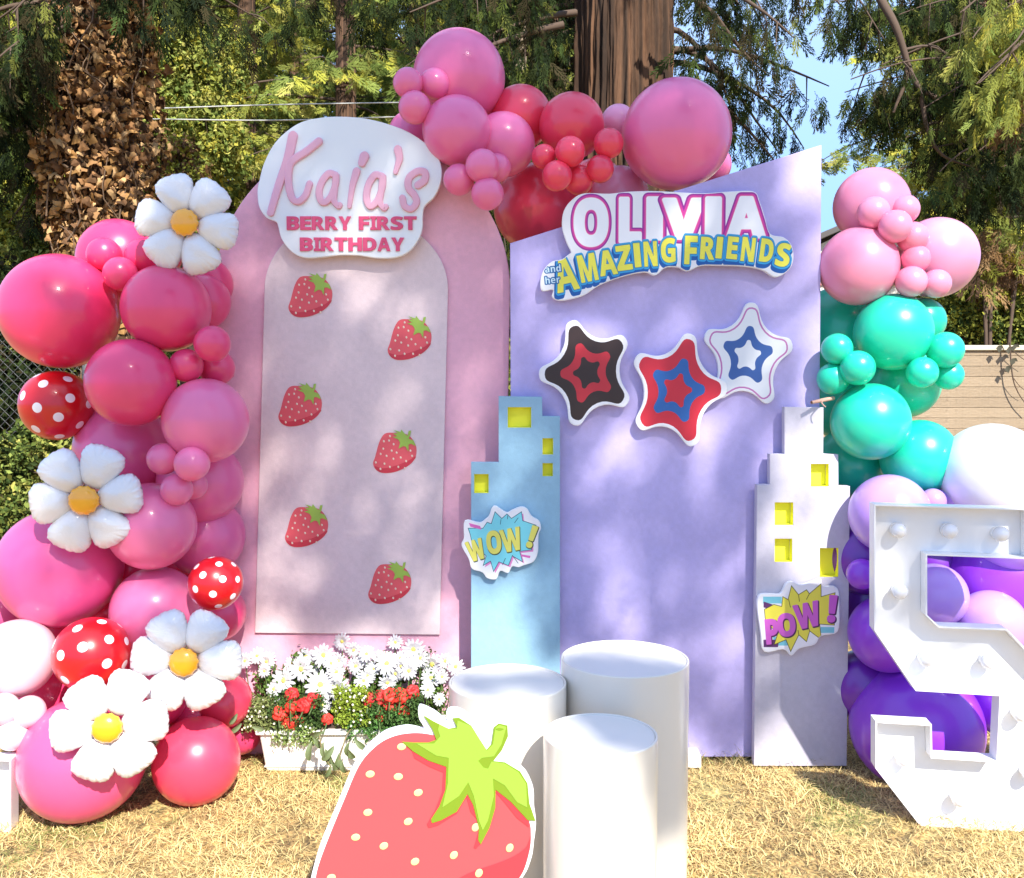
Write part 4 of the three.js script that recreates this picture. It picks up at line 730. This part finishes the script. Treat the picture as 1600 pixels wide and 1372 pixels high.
for (const [px, py, R, d, rot, tilt, lab] of [[293, 351, 78, 3.16, -10, [-.05, .05], 'white foil daisy balloon, highest one beside the arch'], [136, 779, 86, 2.98, 5, [.05, .15], 'white foil daisy balloon at left, halfway up the garland'], [291, 1031, 85, 2.94, -4, [-.05, .1], 'white foil daisy balloon next to the flower planter'], [171, 1133, 88, 2.80, 7, [-.08, .2], 'white foil daisy balloon, lowest one in full sun']]) {
  const p = at(px, py, d), g = thing('daisy_balloon', lab, 'balloon', p.toArray(), 'white daisy foil balloons'); g.scale.setScalar(R * d / FPX); g.rotation.set(tilt[0], tilt[1], rot * Math.PI / 180);
  for (let k = 0; k < 6; k++) { const m = part('petal', PET[k % 3], foilMat, g); m.rotation.set(rr(-.06, .06), 0, k * Math.PI / 3 + Math.PI / 2 + rr(-.05, .05)); m.scale.set(rr(.97, 1.03), rr(.97, 1.03), 1); m.position.z = (k % 2) * .02; }
  const e = part('flower_center', eyeGeo, foilGold, g); e.position.z = .2;
}

// ---------------------------------------------------------------- planter with flowers
{
  const d = groundDepth(470, 1209), z = zoomer(360, 980, 4.444), a = at(407, 1209, d), b = at(690, 1209, d), top = at(450, 1144, d).y, o = V3((a.x + b.x) / 2, 0, -d - .1);
  const w = b.x - a.x, g = thing('planter_box', 'white plastic trough planter full of flowers before the arch', 'planter', o.toArray());
  const wall = (() => { const ge = new RoundedBoxGeometry(w, top, .2, 3, .012), p = ge.attributes.position; for (let i = 0; i < p.count; i++) { const t = p.getY(i) / top + .5; p.setX(i, p.getX(i) * (.95 + .07 * t)); p.setZ(i, p.getZ(i) * (.86 + .14 * t)); } ge.computeVertexNormals(); return ge.translate(0, top / 2, 0); })();
  const wm = std(C(.82, .80, .74), .5, { bumpMap: grainTex, bumpScale: .0008 });
  part('trough', wall, wm, g);
  part('rim', new RoundedBoxGeometry(w * 1.045, .018, .225, 2, .006).translate(0, top, 0), wm, g); part('band', new RoundedBoxGeometry(w * .965, .006, .184, 1, .002).translate(0, .022, 0), wm, g);
  part('soil', new THREE.BoxGeometry(w * .96, .01, .18).translate(0, top + .013, 0), std(C(.06, .04, .03), .95), g);
  const Q = (zx, zy, dz) => at(...z([zx, zy]), d + .1 + dz).sub(o);
  // daisies
  const pet = (() => { const out = []; const n = 15; for (let i = 0; i < n; i++) { const a2 = i / n * 6.283 + rr(-.1, .1), len = rr(.85, 1.05), dx = Math.cos(a2), dy = Math.sin(a2), sx = -dy, sy = dx, w1 = .085, w2 = .125; const P = (t, w, zz) => V3(dx * t * len + sx * w, dy * t * len + sy * w, zz); const q = [[.15, w1 * .6, 0], [.55, w2, .14], [.88, w2 * .8, .1], [1, w1 * .15, .02]], zo = rr(-.06, .06); for (let k = 0; k < 3; k++) { const A = P(q[k][0], q[k][1], q[k][2] + zo), B = P(q[k][0], -q[k][1], q[k][2] + zo), E = P(q[k + 1][0], q[k + 1][1], q[k + 1][2] + zo), F = P(q[k + 1][0], -q[k + 1][1], q[k + 1][2] + zo); out.push(...A.toArray(), ...B.toArray(), ...E.toArray(), ...B.toArray(), ...F.toArray(), ...E.toArray()); } } return fromTris(out); })();
  const petM = std(C(.62, .62, .64), .6, { side: THREE.DoubleSide, transmission: .2, thickness: 0 }), eyeM = std(C(.62, .52, .12), .8), eye = new THREE.SphereGeometry(.19, 12, 8).scale(1, 1, .6);
  const db = thing('daisy_plant', 'bushy white daisies filling the back of the planter', 'flowers', o.toArray()), stems = [], lv = new Leaves(), gr = () => { const v = rr(.7, 1.3); return C(.10 * v, .17 * v, .035 * v); };
  const D = [[775, 100, 62], [1145, 105, 52], [645, 195, 78], [855, 160, 52], [945, 185, 55], [1270, 155, 78], [1040, 210, 52], [1085, 250, 78], [490, 290, 88], [525, 205, 62], [735, 310, 60], [1400, 260, 82], [1320, 215, 60], [370, 370, 84], [625, 400, 100], [730, 425, 98], [925, 370, 60], [1145, 325, 55], [1370, 435, 52], [300, 430, 55], [635, 545, 62], [330, 550, 48], [185, 200, 55], [250, 240, 55], [100, 235, 50], [870, 270, 58], [1250, 265, 62], [1565, 275, 62], [1470, 345, 48], [1450, 500, 42], [235, 305, 45], [575, 260, 62], [1180, 215, 50], [700, 250, 50], [430, 250, 50], [990, 290, 50], [1490, 235, 55]];
  for (let i = 0; i < 9; i++) D.push([rr(180, 1500), rr(190, 400), rr(48, 72)]);
  D.forEach(([x, y, r]) => {
    const dz = -.02 - (560 - y) / 560 * -.09 + rr(-.03, .02), p = Q(x, y, Math.min(.07, Math.max(-.09, dz))), f = new THREE.Group(); f.name = 'flower_head'; f.position.copy(p); f.scale.setScalar(r * 1.22 / 4.444 * d / FPX); f.rotation.set(rr(-.55, .1), rr(-.4, .4), rr(0, 6)); db.add(f);
    part('petals', pet, petM, f); part('flower_center', eye, eyeM, f);
    stems.push(tube([V3(p.x * .92, top, p.z * .4), V3(p.x * .97, (top + p.y) / 2, p.z * .7 - .01), p.clone().add(V3(0, 0, -.006))], .0025, .002, 4, 6));
  });
  part('stems', stems, std(C(.10, .17, .04), .7), db);
  for (let i = 0; i < 700; i++) { const x = rr(200, 1500), y = rr(190, 700); if (y < 300 && rnd() < .75) continue; lv.put(Q(x, y, rr(.03, .1)), new THREE.Euler(rr(-1, 1), rr(0, 6.28), rr(-1, 1)), rr(.2, .4), gr()); }
  lv.build('foliage', CLUMP[0], db);
  // roses
  const rose = (() => { const ge = new THREE.SphereGeometry(1, 32, 22), p = ge.attributes.position; for (let i = 0; i < p.count; i++) { const x = p.getX(i), y = p.getY(i), z2 = p.getZ(i), a2 = Math.atan2(y, x), t = Math.acos(Math.max(-1, Math.min(1, z2))), s = 1 + .13 * Math.sin(3 * a2 + 7 * t) + .06 * Math.sin(5 * a2 - 4 * t) - .25 * Math.exp(-t * t * 8); p.setXYZ(i, x * s, y * s, z2 * s * .9); } ge.computeVertexNormals(); return ge; })();
  const rm = std(C(.62, .035, .02), .6), rm2 = std(C(.50, .02, .02), .6);
  for (const [lab, list] of [['cluster of red roses at the left of the planter', [[425, 470], [345, 600], [425, 555], [510, 545], [410, 665], [475, 645], [578, 510], [672, 640]]], ['cluster of red roses at the right of the planter', [[1045, 490], [1110, 475], [1180, 480], [1265, 450], [1110, 540], [1200, 575], [960, 502], [1040, 620]]]]) {
    const gs = thing('rose_bush', lab, 'flowers', o.toArray(), 'red rose clusters in the planter'), st = [];
    list.forEach(([x, y], i) => { const p = Q(x, y, -.10 + rr(-.01, .012)), m = part('rose_bloom', rose, i % 3 ? rm : rm2, gs); m.position.copy(p); m.scale.setScalar(rr(46, 55) / 4.444 * d / FPX * (i > 6 ? .7 : 1)); m.rotation.set(rr(-.7, .2), rr(-.5, .5), rr(0, 6)); st.push(tube([p.clone().add(V3(rr(-.01, .01), -.035, .05)), p.clone().add(V3(0, -.015, .02)), p.clone().add(V3(0, 0, 0))], .003, .003, 4, 5)); });
    for (const q of st) part('stem', q, std(C(.08, .13, .04), .7), gs);
    for (let i = 0; i < 14; i++) { const [x, y] = list[i % list.length], p = Q(x + rr(-60, 60), y + rr(-40, 50), -.07), o2 = []; diamond(o2, p, V3(rr(-1, 1), rr(-.5, .8), .4).normalize(), V3(rr(-1, 1), rr(-1, 1), rr(-.3, .3)).normalize(), .04, .013, .2); part('leaf', fromTris(o2), std(C(.06, .12, .04), .6, { side: THREE.DoubleSide }), gs); }
  }
  // fillers
  const fill = (lab, n, x0, x1, y0, y1, col, white) => {
    const gs = thing('filler_plant', lab, 'plant', o.toArray(), 'leafy fillers in the planter'), l2 = new Leaves(), st = [], bl = [];
    for (let i = 0; i < n; i++) { const x = rr(x0, x1), y = rr(y0, y1), p = Q(x, y, -.09 + rr(-.035, .03)), v = rr(.7, 1.35); l2.put(p, new THREE.Euler(rr(-1, 1), rr(0, 6.28), rr(-1, 1)), rr(.13, .26), C(col[0] * v, col[1] * v, col[2] * v)); if (i % 8 === 0) st.push(tube([V3(p.x * .98, top, -.0), V3(p.x, (p.y + top) / 2 + .02, p.z * .8), p], .0018, .001, 4, 5)); if (white && i % 4 === 0) bl.push(new THREE.SphereGeometry(.0045, 6, 5).translate(p.x + rr(-.01, .01), p.y + rr(-.01, .012), p.z + .02)); }
    l2.build('foliage', CLUMP[0], gs); part('stems', st, std(C(.12, .17, .05), .7), gs); if (bl.length) part('buds', bl, std(C(.80, .80, .62), .7), gs).userData.kind = 'stuff';
  };
  fill('lime green feathery filler in the middle of the planter', 230, 730, 960, 430, 690, [.24, .32, .04], true);
  fill('green fern filler right of the middle of the planter', 260, 830, 1230, 560, 760, [.09, .20, .05], false);
  fill('pale budded filler at the left end of the planter', 170, 80, 300, 500, 700, [.22, .26, .09], true);
  fill('white budded sprig spilling over the planter front', 110, 310, 600, 690, 800, [.24, .32, .10], true);
  fill('dark green leaves round the left red roses', 210, 270, 640, 480, 720, [.06, .11, .03], false);
  fill('dark green leaves round the right red roses', 230, 930, 1330, 440, 680, [.06, .11, .03], false);
  // trailing leaves
  const tr = thing('trailing_plant', 'grey green trailing stems with long leaves over the planter front', 'plant', o.toArray()), ts = []; const lm = std(C(.13, .17, .07), .65, { side: THREE.DoubleSide });
  const leaf = (() => { const ge = new THREE.SphereGeometry(1, 12, 10), p = ge.attributes.position; for (let i = 0; i < p.count; i++) { const y = p.getY(i), x = p.getX(i); p.setXYZ(i, x * .19 * (1 - .3 * y), y * .5 - .5, .10 * Math.abs(x) - .12 * y * y + p.getZ(i) * .012); } ge.computeVertexNormals(); return ge; })();
  for (const [x, y, r, s] of [[580, 770, .5, 100], [560, 800, -.15, 120], [640, 730, -1.1, 110], [660, 850, .3, 110], [720, 830, -.7, 120], [760, 880, -.35, 120], [690, 900, .7, 110], [800, 840, .5, 110], [820, 800, -.2, 100], [770, 930, .2, 95], [700, 960, -.5, 90], [860, 780, .8, 100], [640, 800, .1, 95], [150, 690, 1.2, 80], [80, 670, -1.0, 90], [50, 600, -.6, 80]]) {
    const p = Q(x, y, -.19 + rr(-.015, .01)), m = part('leaf', leaf, lm, tr); m.position.copy(p); m.rotation.set(rr(-.3, .3), rr(-.6, .6), r); m.scale.setScalar(s * 1.05 / 4.444 * d / FPX);
  }
  ts.push(tube([Q(640, 700, -.1), Q(620, 760, -.2), Q(640, 860, -.2), Q(700, 980, -.19)], .003, .002, 5, 14), tube([Q(840, 700, -.1), Q(800, 770, -.2), Q(760, 900, -.2), Q(720, 990, -.19)], .003, .002, 5, 14), tube([Q(200, 700, -.06), Q(120, 650, -.12), Q(40, 590, -.14)], .003, .002, 5, 10));
  for (const q of ts) part('stem', q, std(C(.25, .2, .1), .7), tr);
}

// ---------------------------------------------------------------- plinths
for (const [px, py, rp, d, lab] of [[976, 1027, 101, 2.55, 'tallest and widest white cylinder plinth, behind the others'], [793, 1064, 93.5, 2.46, 'white cylinder plinth left, behind the strawberry standee'], [938, 1145, 91, 2.18, 'white cylinder plinth in front, nearest of the three']]) {
  const p = at(px, py, d), R = rp * d / FPX, g = thing('cylinder_plinth', lab, 'plinth', [p.x, 0, p.z], 'white cylinder plinths');
  const m = std(C(.76, .71, .63), .34, { clearcoat: .5, clearcoatRoughness: .16 });
  part('side', new THREE.LatheGeometry([[R - .004, .0], [R, .003], [R, p.y - .004], [R - .001, p.y - .001], [R - .004, p.y], [R - .006, p.y - .001], [R - .007, p.y - .006]].map(a => new THREE.Vector2(...a)), 128), m, g);
  part('top', new THREE.CylinderGeometry(R - .0075, R - .0075, .012, 128).translate(0, p.y - .0095, 0), std(C(.75, .72, .67), .4), g);
}

// ---------------------------------------------------------------- strawberry standee
{
  const z = zoomer(480, 1090, 4.21), d = 2.12, o = at(655, 1500, d), g = thing('strawberry_standee', 'large cartoon strawberry cutout standing on the grass in front', 'cutout', [o.x, 0, -d]);
  const B = pts => pts.map(z).map(p => { const q = at(p[0], p[1], d); return [q.x - o.x, q.y]; });
  const lay = (name, pts, zz, mat, sm, t) => part(name, extr(shapeOf(B(sm ? smooth(pts, 6, sm) : pts)), t, Math.min(.0004, t / 4)).translate(0, 0, zz), mat, g);
  const plate = smooth([[735, 58], [830, 95], [918, 160], [915, 95], [955, 75], [1020, 92], [1100, 165], [1160, 245], [1195, 160], [1250, 135], [1320, 140], [1350, 180], [1345, 260], [1310, 340], [1270, 400], [1360, 430], [1440, 500], [1488, 610], [1492, 720], [1505, 830], [1490, 960], [1480, 1040], [1440, 1150], [1350, 1270], [1200, 1390], [950, 1500], [650, 1570], [330, 1580], [110, 1520], [25, 1400], [10, 1290], [30, 1160], [90, 950], [200, 690], [300, 450], [390, 325], [510, 230], [650, 195], [770, 212], [735, 140]], 5, .4);
  part('backing', extr(shapeOf(B(plate)), .02, .002).translate(0, 0, -.02), foamWhite, g);
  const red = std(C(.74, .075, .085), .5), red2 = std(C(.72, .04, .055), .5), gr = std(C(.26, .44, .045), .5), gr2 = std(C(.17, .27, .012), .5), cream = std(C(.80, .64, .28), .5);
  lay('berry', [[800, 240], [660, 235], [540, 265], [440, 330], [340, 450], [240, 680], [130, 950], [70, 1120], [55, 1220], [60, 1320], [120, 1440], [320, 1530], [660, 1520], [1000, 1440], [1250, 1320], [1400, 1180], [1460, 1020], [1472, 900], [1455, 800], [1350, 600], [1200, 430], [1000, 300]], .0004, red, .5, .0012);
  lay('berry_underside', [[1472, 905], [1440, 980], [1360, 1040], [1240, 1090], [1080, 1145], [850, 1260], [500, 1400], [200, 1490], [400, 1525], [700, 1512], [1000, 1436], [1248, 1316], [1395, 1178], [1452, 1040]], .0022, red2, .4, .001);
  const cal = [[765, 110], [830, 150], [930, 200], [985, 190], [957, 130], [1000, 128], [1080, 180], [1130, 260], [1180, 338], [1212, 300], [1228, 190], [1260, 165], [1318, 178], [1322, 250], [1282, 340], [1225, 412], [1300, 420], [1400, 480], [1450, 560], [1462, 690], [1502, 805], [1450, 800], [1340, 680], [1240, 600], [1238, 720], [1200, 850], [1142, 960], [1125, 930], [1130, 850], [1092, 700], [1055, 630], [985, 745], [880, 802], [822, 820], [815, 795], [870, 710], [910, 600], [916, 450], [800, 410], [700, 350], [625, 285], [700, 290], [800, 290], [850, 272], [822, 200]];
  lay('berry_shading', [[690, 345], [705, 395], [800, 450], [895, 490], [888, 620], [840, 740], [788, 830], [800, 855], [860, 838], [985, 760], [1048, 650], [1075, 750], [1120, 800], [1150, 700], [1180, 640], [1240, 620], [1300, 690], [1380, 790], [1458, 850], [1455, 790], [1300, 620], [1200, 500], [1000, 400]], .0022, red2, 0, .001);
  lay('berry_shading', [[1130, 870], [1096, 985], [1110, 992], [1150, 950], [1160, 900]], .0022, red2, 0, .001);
  for (const [x, y, r] of [[622, 320, -.2], [415, 500, -.2], [600, 517, -.1], [731, 622, -.4], [400, 752, -.3], [665, 812, -.5], [320, 915, -.2], [505, 972, -.6], [710, 1075, -.6], [1108, 850, -1], [1332, 985, -1.1], [965, 1032, -.9], [1130, 1150, -1.1], [160, 1180, -.3], [900, 1250, -.5], [400, 1290, -.3]]) { const [q] = B([[x, y]]); const s = part('seed', new THREE.SphereGeometry(1, 20, 10).scale(31 / 4.21 * d / FPX, 24 / 4.21 * d / FPX, .0012), cream, g); s.position.set(q[0], q[1], y > 1000 && x > 900 ? .0034 : .0030); s.rotation.z = -r; }
  lay('leaf_cap', cal, .0040, gr2, 0, .0014);
  lay('leaf_cap_face', [[870, 170], [940, 202], [985, 200], [990, 145], [1080, 183], [1130, 262], [1182, 343], [1222, 300], [1238, 195], [1262, 175], [1310, 188], [1278, 300], [1228, 380], [1150, 390], [1125, 410], [1160, 455], [1190, 462], [1212, 415], [1300, 428], [1390, 484], [1440, 560], [1446, 715], [1380, 680], [1300, 570], [1222, 525], [1228, 640], [1190, 800], [1155, 865], [1130, 800], [1097, 640], [1060, 550], [1000, 640], [890, 715], [926, 560], [932, 390], [850, 375], [722, 297], [835, 297], [876, 250], [862, 205]], .0056, gr, 0, .0008);
  lay('stem_opening', [[1240, 200], [1265, 192], [1295, 200], [1265, 210]], .0066, gr2, .5, .0008);
  part('back_stand', new RoundedBoxGeometry(.05, .34, .015, 1, .003).rotateX(.3).translate(.0, .165, -.078), foamWhite, g);
}

// ---------------------------------------------------------------- marquee figures
const steel = std(C(.82, .82, .84), .42, { clearcoat: .3, clearcoatRoughness: .2 });
const bulbMat = std(C(.82, .82, .86), .12, { transmission: .08, thickness: 0, clearcoat: .6, clearcoatRoughness: .05 }); bulbMat.roughness = .25;
function marquee(label, pts, bulbs, p0, yaw) { // pts, bulbs in pixels on an upright plane through p0, turned by yaw
  const n = V3(Math.sin(yaw), 0, Math.cos(yaw)), ex = V3(Math.cos(yaw), 0, -Math.sin(yaw));
  const hit = (px, py, off) => { const r = ray(px, py), q = p0.clone().addScaledVector(n, off), t = q.sub(camera.position).dot(n) / r.dot(n), w = r.multiplyScalar(t).add(camera.position).sub(p0); return [w.dot(ex), w.y + p0.y]; };
  const g = thing('marquee_figure', label, 'marquee light', [p0.x, 0, p0.z], 'white marquee figures'); g.rotation.y = yaw;
  const D = .062, t = .004, out = pts.map(p => hit(p[0], p[1], 0)).map(p => [p[0], Math.max(0, p[1])]);
  const s = shapeOf(out); s.holes.push(holeOf(inset(out, t)));
  part('rim', extr(s, D, .0008).translate(0, 0, -D), steel, g);
  part('back_plate', extr(shapeOf(inset(out, t + .0005)), .004, 0).translate(0, 0, -D + .0005), steel, g);
  for (const [px, py] of bulbs) {
    const [x, y] = hit(px, py, -.02), b = part('bulb', new THREE.SphereGeometry(.0245, 28, 20), bulbMat, g); b.position.set(x, y, -.024);
    part('socket', new THREE.CylinderGeometry(.0205, .0215, .03, 24).rotateX(Math.PI / 2).translate(0, 0, -.017), steel, b);
  }
  return g;
}
{
  const d = groundDepth(1438, 1291), p0 = at(1438, 1291, d); p0.y = 0;
  marquee('large white marquee figure with round bulbs at the right edge', [[1366, 788], [1608, 795], [1608, 874], [1449, 868], [1449, 961], [1468, 979], [1574, 983], [1662, 1075], [1662, 1240], [1602, 1330], [1438, 1291], [1368, 1201], [1368, 1127], [1456, 1132], [1457, 1183], [1557, 1189], [1562, 1088], [1431, 1080], [1366, 985]].map((p, i) => i === 9 ? [1602, 1303] : p),
    [[1405, 829], [1485, 830], [1565, 835], [1407, 925], [1449, 1031], [1546, 1035], [1596, 1117], [1413, 1187], [1500, 1250], [1610, 1210]], p0, -.13);
  const d2 = groundDepth(14, 1301), q0 = at(14, 1301, d2); q0.y = 0;
  marquee('white marquee figure whose base end shows at lower left edge', [[-100, 720], [-100, 1185], [17, 1188], [17, 1301], [-330, 1301], [-330, 1185], [-215, 1185], [-215, 820], [-300, 850], [-300, 760]].reverse(), [[-20, 1245], [-90, 1245], [-160, 1150]], q0, .13);
}
shadows(scene);
renderer.render(scene, camera);
